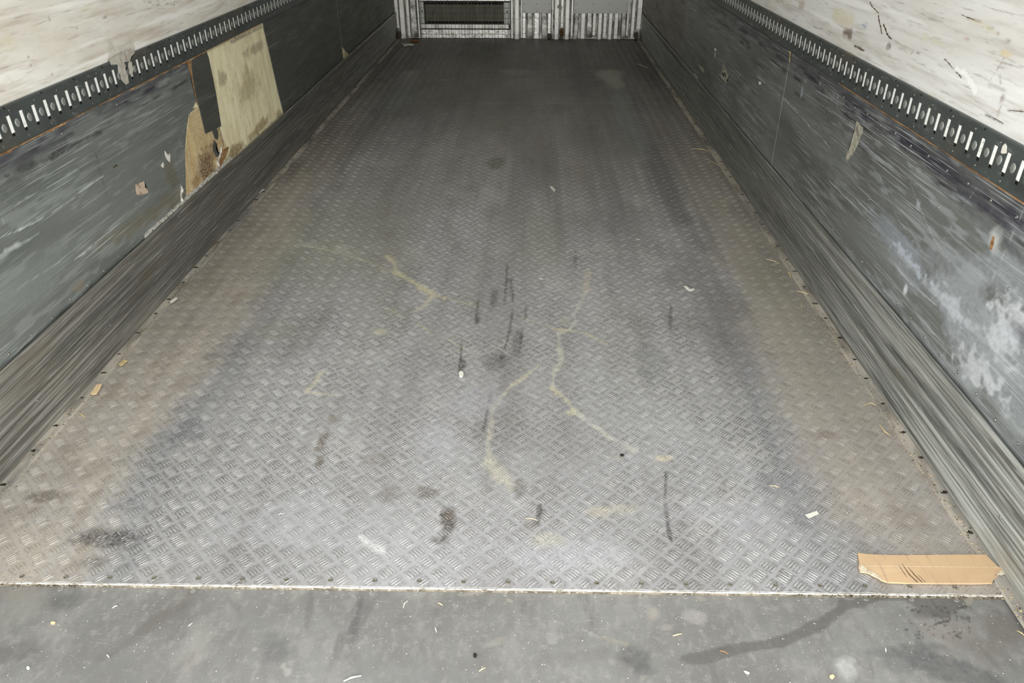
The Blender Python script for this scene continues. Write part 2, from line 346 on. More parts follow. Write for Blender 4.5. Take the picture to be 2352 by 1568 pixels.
# ------------------------------------------------------------------ tread floor
def edge_y(x): return 1.1165-.0047*x
def paint_floor(X, Y):
    p = Paint(X, Y)
    # brown side bands with a wavy inner border
    wv = .05*(fnoise(Y*1.3, Y*0)-.5)*2+.05*(fnoise(X*9, Y*7)-.5)*2
    lb = np.interp(Y, [1.1,1.35,1.7,2.7,3.9,4.7,8], [-.84,-.865,-.89,-.88,-.93,-.95,-.98])+wv
    rb = np.interp(Y, [1.1,1.4,2.0,2.7,3.3,8], [.93,.905,.89,.91,.93,.95])+wv
    fn = fnoise(X*16, Y*9)
    p.field(np.clip((lb-X)/.12+.35+.9*(fnoise(X*22,Y*14)-.5),0,1)*(.42+.55*fn)*np.clip(1.25-(Y-1.1)/9,0,1), (190,180,165))
    p.field(np.clip((lb-X)/.05,0,1)*np.clip((fnoise(X*26+3,Y*12)-.5)*4,0,1)*.4, (142,128,112))
    p.field(np.clip((X-rb)/.05,0,1)*np.clip((fnoise(X*24+7,Y*12)-.52)*4,0,1)*.35, (132,122,108))
    p.field(np.clip((X-rb)/.12+.35+.9*(fnoise(X*22+5,Y*14)-.5),0,1)*(.42+.5*fn)*np.clip(1.2-(Y-1.1)/9,0,1), (178,168,155))
    p.field(np.exp(-((X-lb-.05)/.05)**2)*.32*(.4+1.2*fnoise(X*7,Y*3)), (104,106,110))
    p.field(np.exp(-((X-rb+.05)/.06)**2)*.36*(.4+1.2*fnoise(X*7,Y*3)), (104,106,112))
    # lavender-grey scuffed middle near the sill
    p.field(np.clip(1-(Y-1.1)/1.1,0,1)*np.clip(1-abs(X)/.9,0,1)*.55*fnoise(X*5,Y*4), (190,190,194))
    # greenish and brownish film, streaked lengthwise
    p.field(np.clip((fnoise(X*4.5+3,Y*1.0+2)-.50)*4,0,1)*.38*np.clip((Y-1.6)/1.2,0,1), (140,142,118))
    p.field(np.clip((fnoise(X*5+8,Y*.9+5)-.48)*4,0,1)*.42*np.clip((Y-1.8)/1.5,0,1), (128,119,112))
    p.field(np.clip((fnoise(X*11+1,Y*.55+9)-.52)*5,0,1)*.42*np.clip((Y-1.9)/1.5,0,1), (104,105,104))
    p.field(np.clip((fnoise(X*14+4,Y*.5+1)-.58)*6,0,1)*.30*np.clip((Y-3.2)/2,0,1), (158,156,148))
    # far end: brown dirt, darkened with depth to paint in the fading light
    p.field(np.clip((Y-2.9)/2.6,0,1)*.5*(.7+.6*(fnoise(X*3,Y*2)-.2)), (98,92,84))
    p.field(np.clip((Y-4.2)/2.2,0,1)*.55*(.7+.6*(fnoise(X*2.2+4,Y*1.4)-.2)), (80,73,62))
    p.field(np.clip((Y-6.2)/1.5,0,1)*.25*fnoise(X*5,Y*5), (62,58,46))
    p.field(np.clip((abs(X)-1.04)/.12,0,1)*np.clip((Y-1.5)/2,0,1)*.5*fnoise(X*9,Y*5), (86,80,62))
    PL = lambda px, w_, c, st, **k: p.line(fl(px), w_, c, st, **k)
    Yl = (206,200,168)
    PL([(680,560),(770,577),(850,603),(920,635),(990,670),(1060,693),(1100,700)], .009, Yl, .75)
    PL([(890,588),(905,605),(908,620),(935,642),(990,668)], .020, Yl, .8)
    PL([(960,660),(1020,685)], .022, Yl, .8)
    PL([(1000,678),(975,698),(950,718)], .018, (206,200,178), .8)
    PL([(890,708),(935,730),(985,760),(1040,785),(1070,802)], .010, Yl, .7, gap=.35)
    PL([(1060,693),(1110,712),(1160,728)], .006, (200,198,188), .6)
    PL([(1200,728),(1270,755),(1300,757),(1345,765),(1395,790)], .012, Yl, .75)
    PL([(1395,790),(1450,822),(1500,848),(1560,880)], .006, (198,196,182), .5, gap=.3)
    PL([(1355,618),(1345,650),(1347,668)], .024, (196,186,164), .6)
    PL([(1345,670),(1335,695),(1318,722),(1322,738),(1310,752)], .016, (200,200,190), .75)
    PL([(1310,755),(1283,766),(1285,800),(1290,830),(1272,855),(1268,892)], .015, (204,202,184), .8)
    PL([(1268,892),(1300,918),(1322,945)], .020, Yl, .8)
    PL([(1322,945),(1360,975),(1400,1003),(1455,1032)], .017, (208,206,192), .8)
    PL([(1240,838),(1200,868),(1170,890),(1148,915)], .018, (206,202,180), .8)
    PL([(1148,915),(1130,940),(1128,980),(1120,1020),(1126,1060)], .013, (204,200,182), .6)
    PL([(1126,1060),(1150,1090),(1175,1120)], .03, (206,202,180), .55)
    PL([(1185,893),(1230,910),(1280,930)], .006, (204,200,186), .5)
    PL([(738,855),(722,880),(702,900)], .014, (212,206,178), .75)
    PL([(702,900),(740,905),(775,910)], .009, (206,200,176), .6, gap=.2)
    PL([(1560,920),(1700,990)], .005, (198,196,182), .35, gap=.35)
    PL([(828,1233),(850,1252),(880,1268)], .012, (222,222,220), .8)
    PL([(1880,555),(1900,600)], .008, (170,168,160), .4)
    for (u, v), rx, ry, c, st in [((785,570),.035,.05,(190,190,180),.65), ((708,562),.05,.04,(186,186,178),.45), ((872,762),.04,.03,Yl,.6), ((1525,1052),.03,.015,(214,204,178),.85), ((1310,948),.02,.02,Yl,.5), ((1415,1052),.03,.012,Yl,.2),
            ((1150,1100),.05,.03,(206,202,186),.5), ((1375,1175),.05,.03,(200,192,168),.45), ((1260,1240),.06,.03,(206,202,180),.35), ((1300,735),.02,.04,Yl,.25), ((1420,1170),.06,.02,(206,200,180),.35),
            ((250,1232),.09,.035,(74,70,68),.75), ((295,1160),.05,.04,(96,96,98),.5), ((215,1290),.05,.03,(96,92,84),.55), ((420,1000),.06,.06,(96,98,102),.4), ((90,1140),.05,.02,(110,98,84),.6),
            ((1030,1190),.022,.05,(86,74,64),.8), ((980,1130),.04,.03,(100,90,76),.6), ((1010,1240),.03,.02,(90,80,68),.5), ((895,1130),.04,.05,(110,102,90),.45), ((742,1010),.02,.07,(98,86,70),.6), ((735,1060),.015,.04,(90,78,60),.6), ((765,960),.03,.03,(120,108,92),.4),
            ((1140,830),.05,.07,(92,93,94),.55), ((1060,840),.015,.05,(70,70,66),.6), ((1135,680),.018,.09,(92,84,80),.6), ((1190,780),.02,.12,(96,96,96),.5), ((1190,1120),.02,.05,(100,92,78),.5), ((1500,830),.06,.12,(110,112,114),.4),
            ((640,760),.1,.08,(138,140,116),.35), ((870,1055),.05,.03,(120,114,98),.4), ((1220,1205),.03,.02,(110,102,88),.4), ((1700,700),.06,.1,(106,106,106),.35), ((1560,640),.08,.15,(112,112,112),.35), ((1760,1110),.05,.05,(118,118,124),.35), ((1710,1080),.05,.06,(190,190,194),.3),
            ((1000,1010),.08,.12,(186,186,194),.35), ((1090,930),.1,.08,(185,185,192),.35), ((1650,1180),.15,.08,(186,186,193),.35), ((1300,1280),.2,.06,(192,192,198),.4), ((700,1200),.2,.1,(184,186,192),.3),
            ((1900,1000),.05,.03,(120,98,84),.4), ((2080,1190),.06,.05,(150,134,120),.4), ((60,1040),.05,.05,(150,136,120),.4), ((480,820),.05,.05,(100,104,106),.35), ((1845,1190),.04,.03,(110,110,114),.35)]:
        p.blob(fl([(u, v)])[0], rx, ry, c, st)
    for px in [[(1097,690),(1095,742)], [(1060,770),(1058,862)], [(1172,640),(1180,700),(1168,770),(1150,825)], [(1210,700),(1196,790)], [(1128,900),(1110,990)], [(1530,1085),(1527,1150),(1540,1240)], [(1165,600),(1160,700)], [(1320,560),(1322,620)], [(1242,1160),(1236,1200)], [(1184,1330),(1190,1350)], [(1540,700),(1540,760)], [(1012,1180),(1040,1215),(1015,1240)]]:
        PL(px, .010, (62,60,56), .75, gap=.3)
    # plate joints and pale shuffled patches towards the far end
    for v, u0, u1, st in [(162,930,1450,.55), (183,900,1450,.5), (236,880,1460,.4), (268,1040,1320,.5), (350,1125,1205,.7), (237,1250,1450,.35)]:
        PL([(u0,v),((u0+u1)/2,v+.7),(u1,v)], .022, (176,176,164), st, gap=.38, nf=9)
    for (u, v), rx, ry, c, st in [((1405,172),.12,.25,(176,178,166),.75), ((1416,190),.09,.28,(190,192,176),.6), ((1425,235),.10,.5,(140,146,142),.7), ((1445,300),.1,.5,(128,132,130),.5), ((940,172),.14,.24,(150,150,144),.6), ((925,195),.12,.4,(136,136,132),.5), ((905,240),.14,.5,(116,124,122),.5), ((1195,166),.16,.12,(156,156,146),.5), ((1200,190),.22,.22,(140,138,130),.5), ((1180,245),.2,.3,(126,122,114),.4), ((1140,375),.05,.13,(96,98,74),.7), ((1250,400),.18,.3,(120,124,122),.35), ((1130,100),.3,.5,(52,50,42),.6), ((1110,130),.25,.4,(72,74,52),.5), ((1300,135),.2,.5,(60,55,50),.4), ((1480,150),.12,.9,(66,62,56),.5), ((1340,180),.14,.8,(70,66,62),.4), ((1520,420),.09,.6,(96,94,92),.4)]:
        p.blob(fl([(u, v)])[0], rx, ry, c, st, nf=4, fine=.25)
    return p.out()
def floor_grid(xs, ys):
    X, Y = np.meshgrid(xs, ys); n = len(xs); k = np.arange((len(ys)-1)*n).reshape(-1, n)[:, :-1].ravel()
    return X.ravel(), Y.ravel(), np.stack([k, k+1, k+n+1, k+n], 1)
YM = 2.3
x1, y1, q1 = floor_grid(np.linspace(-1.2, 1.2, 401), np.linspace(0, 1, 200))
y1 = edge_y(x1)+(YM-edge_y(x1))*y1
x2, y2, q2 = floor_grid(np.linspace(-1.2, 1.2, 241), np.linspace(YM, 8.1, 420))
X = np.concatenate([x1, x2]); Y = np.concatenate([y1, y2]); Z = .0025*(fnoise(X*2.2, Y*1.2)-.5)*np.clip((Y-1.15)*3, 0, 1)*np.clip((1.19-abs(X))*8, 0, 1)
me = np_mesh('floor', np.stack([X, Y, Z], 1), np.concatenate([q1, q2+len(x1)]))
set_paint(me, paint_floor(X, Y))
floor = struct(link('floor', me, M['tread']))
# bars: every block carries five lens-shaped bars, worn differently
cs = []
i0, i1 = int(-1.2/P)-3, int(1.2/P)+3; j0, j1 = -4, int((8.1-TY)/P)+2
bars = []
for par in (0, 1):
    I, J = np.meshgrid(np.arange(i0, i1), np.arange(j0, j1)); cx = TX+(I.ravel()+.5*par)*P; cy = TY+(J.ravel()+.5*par)*P
    dirv = np.array([1, -1])/math.sqrt(2) if par == 0 else np.array([1, 1])/math.sqrt(2)
    nrm = np.array([-dirv[1], dirv[0]])
    for k in range(-2, 3):
        bars.append(np.stack([cx+nrm[0]*k*.0073, cy+nrm[1]*k*.0073, np.full(len(cx), dirv[0]), np.full(len(cx), dirv[1]), np.full(len(cx), .0174-.0007*abs(k))], 1))
B = np.concatenate(bars)
ok = (abs(B[:,0]) < 1.192) & (B[:,1] > edge_y(B[:,0])+.010) & (B[:,1] < 8.05)
B = B[ok]; n = len(B)
L = B[:,4]*(.93+.12*rng.random(n)); W = .0020*(.9+.2*rng.random(n)); H = .0019*(.75+.5*rng.random(n))
bx, by, dx, dy = B[:,0], B[:,1], B[:,2], B[:,3]; nx, ny = -dy, dx
st = [(-1,0,0),(1,0,0),(-.5,.8,0),(0,1,0),(.5,.8,0),(-.5,-.8,0),(0,-1,0),(.5,-.8,0),(-.55,0,.85),(0,0,1),(.55,0,.85)]
V = np.zeros((n, 11, 3))
for k, (a, b, h) in enumerate(st):
    V[:,k,0] = bx+dx*L*a+nx*W*b; V[:,k,1] = by+dy*L*a+ny*W*b; V[:,k,2] = H*h-.0008*(h == 0)
fz = .0025*(fnoise(bx*2.2, by*1.2)-.5)*np.clip((by-1.15)*3, 0, 1)*np.clip((1.19-abs(bx))*8, 0, 1); V[:,:,2] += fz[:,None]
q = np.array([(0,2,8,8),(2,3,9,8),(3,4,10,9),(4,1,10,10),(5,0,8,8),(6,5,8,9),(7,6,9,10),(1,7,10,10)])
tri = []
for a, b, c, d in q:
    if c == d: tri.append((a, b, c))
    elif (a, b, c, d) == (2,3,9,8) or True: tri += [(a, b, c), (a, c, d)]
tri = np.array(tri)
Q = (tri[None]+(np.arange(n)*11)[:,None,None]).reshape(-1, 3)
Vf = V.reshape(-1, 3)
me = np_mesh('tread_bars', Vf, Q)
pc = paint_floor(Vf[:,0], Vf[:,1]); pc[:,3] *= .88; set_paint(me, pc)
link('tread_bars', me, M['bars'], floor)
# near edge of the plate: bright worn lip above a line of brown sealant
xs = np.linspace(-1.2, 1.2, 500); mb = MB(); mu = MB()
def strip(mb, za, zb, ya, yb, am):
    prev = None
    for i, x in enumerate(xs):
        e = edge_y(x); o1 = am*(float(fnoise(np.array([x*30.]), np.array([za*900]))[0])-.5)
        c = [(x, e+ya+o1, zb), (x, e+yb+o1*.4, (za+zb)/2+.0004), (x, e+yb, za)]
        v = [mb.bm.verts.new(p) for p in c]
        if prev:
            for a in range(2): mb.bm.faces.new((prev[a], v[a], v[a+1], prev[a+1]))
        prev = v
strip(mb, -.0045, .0004, .0024, -.0006, .0045); mb.build('plate_lip', M['lip'], floor)
strip(mu, -.0105, -.0045, -.0006, -.0020, .002); mu.build('sealant_line', M['under'], floor)

# ------------------------------------------------------------------ sill sheet
ZS = -.010
X, Y, q = floor_grid(np.linspace(-1.3, 1.3, 620), np.linspace(.52, 1.125, 150))
p = Paint(X, Y, .58); g = lambda pts: fl(pts, ZS)
PLs = lambda px, w_, c, st, **k: p.line(g(px), w_, c, st, **k)
for (u, v), rx, ry, c, st_, ang in [((150,1385),.06,.03,(120,121,118),.6,0), ((60,1400),.07,.05,(184,180,170),.35,0), ((640,1500),.05,.05,(124,124,124),.55,0), ((590,1430),.05,.04,(150,150,148),.3,0), ((1500,1410),.030,.035,(196,190,182),.85,0), ((1530,1440),.022,.012,(190,184,176),.7,0), ((1600,1418),.027,.020,(194,190,186),.85,0), ((1610,1375),.015,.010,(190,186,170),.6,0),
        ((1268,1465),.016,.018,(192,190,186),.7,0), ((1270,1435),.012,.018,(186,184,178),.6,0), ((1135,1475),.035,.010,(192,188,176),.5,.5), ((1170,1378),.012,.008,(202,198,182),.8,-.5), ((800,1385),.02,.02,(186,184,178),.4,0), ((1460,1510),.035,.03,(108,108,108),.6,0), ((1480,1540),.03,.015,(120,120,120),.5,0), ((2150,1410),.07,.018,(110,107,100),.55,0),
        ((2100,1490),.12,.02,(112,113,114),.55,.1), ((2190,1540),.10,.035,(104,104,106),.6,-.3), ((2060,1520),.06,.03,(118,118,118),.4,0), ((1940,1535),.03,.035,(222,222,218),.85,-.4), ((2260,1480),.09,.06,(150,140,130),.5,0), ((2180,1440),.10,.03,(176,168,158),.4,0), ((2300,1440),.05,.05,(136,128,118),.5,0), ((20,1500),.08,.03,(122,120,116),.5,.2), ((950,1540),.2,.05,(150,150,148),.4,0), ((300,1545),.15,.04,(148,148,146),.4,0),
        ((700,1480),.02,.05,(190,188,184),.35,.3), ((660,1540),.012,.012,(206,204,196),.7,0), ((650,1528),.01,.012,(206,204,196),.7,0), ((585,1490),.008,.008,(200,198,190),.7,0), ((30,1360),.06,.02,(186,176,164),.5,0)]:
    p.blob(g([(u, v)])[0], rx, ry, c, st_, ang)
PLs([(445,1360),(410,1395),(355,1425),(310,1462),(270,1492),(235,1510)], .030, (132,127,120), .55, nf=8, na=.3)
PLs([(520,1372),(548,1400),(552,1420)], .016, (128,128,126), .5)
PLs([(715,1352),(705,1440)], .008, (126,124,120), .5)
PLs([(1070,1365),(1120,1358),(1155,1358)], .010, (198,196,190), .6)
PLs([(1380,1500),(1310,1508),(1295,1515)], .026, (146,140,138), .5, nf=8, na=.3)
PLs([(1338,1445),(1375,1462)], .008, (202,200,190), .7)
PLs([(1225,1420),(1290,1432)], .010, (186,184,176), .5)
PLs([(1390,1465),(1440,1480)], .014, (196,188,166), .5, gap=.3)
PLs([(800,1360),(812,1368),(820,1378)], .006, (196,194,190), .6)
PLs([(2138,1368),(2146,1390),(2172,1396)], .003, (60,54,48), .8)
p.poly(g([(1568,1504),(1590,1499),(1630,1493),(1660,1484),(1672,1480),(1752,1469),(1800,1456),(1830,1446),(1860,1426),(1880,1421),(1910,1401),(1922,1393),(1925,1378),(1932,1372),(1950,1380),(1962,1377),(1965,1367),(2000,1364),(2080,1364),(2214,1366),(2216,1376),(2228,1384),(2232,1395),(2200,1401),(2185,1412),(2160,1422),(2140,1412),(2110,1396),(2078,1379),(2030,1377),(1998,1386),(1985,1397),(1965,1395),(1945,1402),(1925,1420),(1895,1445),(1860,1458),(1800,1487),(1752,1490),(1700,1500),(1660,1515),(1600,1528),(1578,1527),(1562,1516)]), (124,121,117), .8, soft=.003, fine=.06, wob=.006)
p.poly(g([(2211,1367),(2226,1371),(2240,1376),(2234,1385),(2226,1393),(2218,1388),(2214,1378)]), (184,178,166), .9, soft=.003)
for k in range(90):
    u = 2070+rng.random()**.7*160; v = 1392+rng.random()**1.3*75
    p.blob(g([(u, v)])[0], .0015+.003*rng.random(), .0015+.003*rng.random(), (84,80,74), .7, nf=60, soft=.4)
me = np_mesh('sill_sheet', np.stack([X, Y, np.full(len(X), ZS)], 1), q); set_paint(me, p.out())
sill = link('sill_sheet', me, M['sill']); sill['kind'] = 'structure'; sill.name = 'trim_1'
for k in range(26):
    x = -1.205+.1*k+.0035
    if abs(x) > 1.19: continue
    mb = MB(); mb.dome((x, 1.1095-.0035*x+.0005, ZS), (0,0,1), .0058, .0058, .0009, 20, rim=1, axis_u=(1,0,0)); mb.build('rivet', M['rivet'], sill)
    x2 = -1.197+.1*k
    if -1.15 < x2 < 1.19:
        mb = MB(); mb.dome((x2, 1.1345-.0045*x2*.6, .0012), (0,0,1), .0052, .0052, .0020, 20, rim=1, axis_u=(1,0,0)); mb.build('rivet', M['rivet_ring'], floor)

# ------------------------------------------------------------------ shell: walls, roof, far wall, yard
def wallgrid(sg, y0, y1, z0, z1, ny, nz, name, mat, layers, x=WX, yl=None, yr=None, thick=.0025):
    zs = z0+(z1-z0)*np.linspace(0, 1, nz)**(2 if z1 > 2 else 1); T = np.linspace(0, 1, ny)**(1.4 if y1-y0 > 5 and yl is None and yr is None else 1); TT, ZZ = np.meshgrid(T, zs)
    a = yl(ZZ) if yl else y0; b = yr(ZZ) if yr else y1
    Y = (a+(b-a)*TT).ravel(); Z = ZZ.ravel(); k = np.arange((nz-1)*ny).reshape(-1, ny)[:, :-1].ravel()
    Q = np.stack([k, k+1, k+ny+1, k+ny], 1)
    if sg > 0: Q = Q[:, ::-1]
    me = np_mesh(name, np.stack([np.full(len(Y), sg*x), Y, Z], 1), Q)
    pp = Paint(Y, Z); layers(pp); set_paint(me, pp.out())
    o = link(name, me, mat)
    if thick:
        s = o.modifiers.new('thickness', 'SOLIDIFY'); s.thickness = thick; s.offset = -1
    return o
def wp(sg, pts, x=WX): return atn(pts, 0, sg*x)[:, 1:]
def lay_wr(p):
    W_ = lambda px, w_, c, st, **k: p.line(wp(1, px), w_, c, st, **k)
    pass
    p.blob(wp(1, [(1950,76)])[0], .055, .022, (116,100,86), .9, nf=40, soft=.5); p.blob(wp(1, [(2041,106)])[0], .022, .014, (110,92,84), .8, nf=60, soft=.5)
    p.blob(wp(1, [(1842,10)])[0], .05, .02, (186,168,146), .7, nf=30); p.blob(wp(1, [(1935,40)])[0], .12, .03, (216,206,172), .6, nf=12)
    W_([(1962,105),(1974,110),(1985,117)], .006, (90,80,72), .8); W_([(1870,62),(1890,68)], .004, (90,84,80), .6)
    W_([(2207,33),(2240,46),(2275,65),(2300,85),(2320,95)], .004, (150,130,104), .7); W_([(2230,45),(2265,62),(2290,80)], .014, (214,206,168), .5)
    W_([(1980,56),(1988,62)], .006, (110,140,180), .8); W_([(2192,75),(2210,83),(2225,90)], .004, (186,130,120), .7)
    W_([(2120,85),(2150,95),(2170,108),(2185,120)], .014, (214,208,176), .5); W_([(2168,134),(2178,144),(2188,156),(2200,166),(2208,180)], .004, (120,112,106), .75)
    W_([(2195,158),(2215,172),(2230,190),(2240,210)], .016, (250,250,248), .9); W_([(2310,126),(2290,160),(2272,188),(2270,196),(2285,201)], .0025, (176,160,130), .7); W_([(2296,155),(2298,195)], .002, (150,146,140), .7)
    W_([(2092,126),(2094,120),(2115,122)], .002, (100,96,92), .7); W_([(2270,190),(2310,210)], .003, (150,150,148), .5)
    p.blob(wp(1, [(2310,122)])[0], .03, .01, (222,196,130), .6); W_([(2315,253),(2352,256)], .003, (90,86,84), .7); p.blob(wp(1, [(2300,230)])[0], .012, .012, (150,132,122), .6, nf=60); p.blob(wp(1, [(2296,252)])[0], .006, .018, (176,160,144), .6, nf=60)
    W_([(2250,260),(2305,284)], .003, (110,106,104), .7); W_([(2110,205),(2140,217),(2170,228)], .008, (210,204,180), .5)
def lay_wl(p):
    W_ = lambda px, w_, c, st, **k: p.line(wp(-1, px), w_, c, st, **k)
    W_([(-2,158),(20,178),(37,198)], .0025, (250,250,240), .9); p.blob(wp(-1, [(240,40)])[0], .02, .005, (110,96,84), .7, nf=60)
    W_([(335,0),(355,12),(385,8),(405,12)], .003, (140,118,96), .7); W_([(330,5),(350,4),(365,2)], .004, (150,130,90), .5)
    p.poly(wp(-1, [(247,100),(250,95),(258,98),(262,112),(300,92),(308,96),(310,122),(300,128),(296,140),(275,146),(262,150),(246,142),(250,125)]), (186,178,162), .6, fine=.4)
    W_([(247,97),(252,115),(257,128)], .006, (226,224,216), .8); W_([(170,66),(178,64)], .003, (120,110,100), .6)
    for u, v in [(120,171),(113,43),(66,132),(70,150)]: p.blob(wp(-1, [(u, v)])[0], .006, .004, (150,120,110), .7, nf=60)
    W_([(112,92),(108,115)], .002, (176,168,150), .7); p.blob(wp(-1, [(130,110)])[0], .12, .05, (214,204,186), .4)
wr = struct(wallgrid(1, .55, 8.14, .735, 2.62, 1300, 230, 'wall_right', M['white_r'], lay_wr, thick=.06))
def gash(px, wd, parent, sg=1, mat='gash'):
    a = atn(px, 0, sg*(WX-.0012)); rr = random.Random(len(px)); L_ = []; R_ = []
    pts = []
    for p_, q_ in zip(a, a[1:]):
        for k in range(5): pts.append(p_+(q_-p_)*k/5)
    pts.append(a[-1]); n_ = len(pts)
    mb = MB(); prev = None
    for i, p_ in enumerate(pts):
        d_ = pts[min(i+1, n_-1)]-pts[max(i-1, 0)]; d_ = d_/max(np.linalg.norm(d_), 1e-9); nn = np.array([0, -d_[2], d_[1]])
        w_ = wd*.6*(.25+.9*rr.random())*(.25 if i in (0, n_-1) else 1); j_ = nn*wd*.5*(rr.random()-.5)
        v = [mb.bm.verts.new(tuple(p_+j_+nn*w_)), mb.bm.verts.new(tuple(p_+j_-nn*w_))]
        if prev: mb.bm.faces.new((prev[0], v[0], v[1], prev[1]))
        prev = v
    r_ = bmesh.ops.extrude_face_region(mb.bm, geom=mb.bm.faces[:]); bmesh.ops.translate(mb.bm, vec=(-sg*.0004, 0, 0), verts=[e for e in r_['geom'] if isinstance(e, bmesh.types.BMVert)])
    mb.build('gouge', M[mat], parent)
gash([(1998,3),(2002,14),(2008,20),(2014,26),(2019,30)], .0028, wr); gash([(2018,34),(2019,48),(2022,60),(2024,68),(2026,78)], .0050, wr); gash([(2029,54),(2034,68),(2037,78),(2042,84),(2048,89)], .0048, wr)
gash([(1962,105),(1972,110),(1985,117)], .0035, wr); gash([(2168,134),(2178,144),(2188,156)], .0016, wr); gash([(2195,164),(2203,172),(2209,180)], .0020, wr)
gash([(2316,253),(2335,255),(2354,256)], .0014, wr); gash([(2207,33),(2222,40),(2240,46)], .0016, wr); gash([(2262,262),(2285,272),(2304,283)], .0010, wr)
wl_ = struct(wallgrid(-1, .55, 8.14, .735, 2.62, 1300, 230, 'wall_left', M['white_l'], lay_wl, thick=.06))
mb = MB(); mb.box((-1.31,.55,2.6),(1.31,8.2,2.66)); struct(mb.build('ceiling', M['ceil']))
mb = MB(); mb.box((-1.31,8.14,-.05),(1.31,8.2,2.66)); struct(mb.build('wall_back', M['alu_dirty']))
mb = MB(); mb.box((-1.31,.5,-.30),(1.31,8.2,-.03)); mb.box((-1.31,.50,-.03),(1.31,.52,-.012)); struct(mb.build('trim_2', M['steel']))
mb = MB(); mb.box((-12,-14,-1.25),(12,9,-1.2)); g_ = mb.build('ground', M['outside']); struct(g_)
# bare board behind the linings
def lay_ply(p):
    B_ = lambda c, ra, rb, col, st, **k: p.blob(wp(-1, [c])[0], ra, rb, col, st, **k)
    tornp = [(455,240),(470,300),(500,290),(515,325),(520,345),(505,375),(480,405),(425,455),(425,340),(433,262)]
    p.poly(wp(-1, tornp), (178,146,98), .75, soft=.02, fine=.35, wob=.03)
    B_((475,390),.10,.10,(84,60,38),.8,nf=14); B_((450,420),.06,.03,(120,86,50),.6); B_((490,350),.05,.05,(120,94,60),.6); B_((440,330),.03,.09,(214,192,140),.5)
    B_((540,345),.16,.03,(122,96,62),.8,nf=18); B_((600,290),.22,.03,(140,116,78),.75,nf=18); B_((640,262),.06,.03,(140,116,78),.6,nf=18); B_((570,200),.2,.08,(150,134,98),.5,nf=20); B_((590,110),.2,.03,(140,128,100),.6,nf=25); B_((510,180),.06,.04,(120,108,84),.55,nf=40)
    p.line(wp(-1, [(497,280),(505,300),(515,335)]), .012, (92,70,46), .7); p.line(wp(-1, [(455,345),(500,330)]), .004, (70,52,36), .6)
    p.line(wp(-1, [(530,97),(560,82),(600,62)]), .014, (112,106,96), .7); B_((793,123),.08,.03,(150,132,80),.6)
    p.field(np.clip((p.B-.722)/.006, 0, 1)*.85, (150,104,58))
ply = struct(wallgrid(-1, .55, 8.14, 0, .745, 900, 110, 'trim_3', M['ply'], lay_ply, thick=.06))
mb = MB(); mb.box((1.25,.55,0),(1.31,8.14,.745)); ply_r = struct(mb.build('trim_4', M['ply_edge']))

# ------------------------------------------------------------------ grey lining panels
def yz(sg, px, x=1.2465):
    a = wp(sg, px, x); o = np.argsort(a[:,1]); return a[o,1], a[o,0]
def bound(sg, px):
    z, y = yz(sg, px); return lambda Z: np.interp(Z, z, y)
cst = lambda v: (lambda Z: np.full(Z.shape, v))
PXn = 1.2465
def topz(sg): return .737
def lay_A(p):
    W_ = lambda px, w_, c, st, **k: p.line(wp(-1, px, PXn), w_, c, st, **k)
    B_ = lambda c, ra, rb, col, st, **k: p.blob(wp(-1, [c], PXn)[0], ra, rb, col, st, **k)
    n = fnoise(p.A*25, p.B*60)
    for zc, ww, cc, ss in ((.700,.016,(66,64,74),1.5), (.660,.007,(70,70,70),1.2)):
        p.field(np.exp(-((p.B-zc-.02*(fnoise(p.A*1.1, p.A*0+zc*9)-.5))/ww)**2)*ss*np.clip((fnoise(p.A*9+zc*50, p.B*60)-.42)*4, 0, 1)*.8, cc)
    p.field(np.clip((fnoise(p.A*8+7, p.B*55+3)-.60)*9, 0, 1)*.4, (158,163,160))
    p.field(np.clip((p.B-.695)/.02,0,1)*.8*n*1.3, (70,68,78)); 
    W_([(-40,430),(60,385),(120,360),(200,318),(260,290)], .016, (60,60,58), .8, gap=.4); W_([(0,390),(60,362),(150,325)], .02, (78,76,82), .6, gap=.35)
    W_([(0,545),(40,530),(90,505),(160,462),(190,435),(237,405)], .004, (206,212,210), .85); W_([(85,505),(130,470),(170,440),(200,420)], .008, (150,158,154), .6)
    W_([(90,470),(120,440),(150,410),(180,390)], .012, (128,134,130), .7); W_([(165,600),(190,583),(215,562),(240,540),(275,512)], .005, (216,222,220), .9)
    W_([(-10,500),(60,455),(120,425),(175,390)], .003, (196,202,200), .7); W_([(0,590),(30,572),(90,535)], .008, (170,178,176), .7, gap=.3); W_([(12,575),(45,560)], .012, (206,210,208), .7, gap=.4)
    W_([(218,345),(225,375),(233,405),(245,445)], .003, (58,58,56), .8); W_([(310,470),(335,455),(350,440)], .004, (190,196,192), .7); W_([(0,690),(60,650),(140,600)], .004, (188,196,194), .7, gap=.3)
    W_([(230,560),(300,520),(370,480),(420,440)], .05, (116,104,80), .55); B_((395,400),.06,.06,(112,104,84),.55); B_((180,655),.04,.02,(140,124,104),.55)
    W_([(240,303),(258,310),(265,320)], .002, (150,156,154), .8); W_([(2,490),(10,515)], .003, (170,176,174), .7); B_((70,640),.25,.06,(136,144,142),.45); B_((40,420),.15,.05,(84,88,86),.4)
    p.field(np.clip((.262-p.B)/.01,0,1)*.7*n*1.4, (70,70,66))
def lay_C(p):
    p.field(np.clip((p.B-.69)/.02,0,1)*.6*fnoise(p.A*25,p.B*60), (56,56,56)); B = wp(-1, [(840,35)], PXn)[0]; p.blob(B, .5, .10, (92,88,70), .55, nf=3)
    p.line(wp(-1, [(697,190),(700,200)], PXn), .01, (96,70,56), .7); p.field(np.clip((.262-p.B)/.01,0,1)*.6*fnoise(p.A*25,p.B*60), (110,110,100))
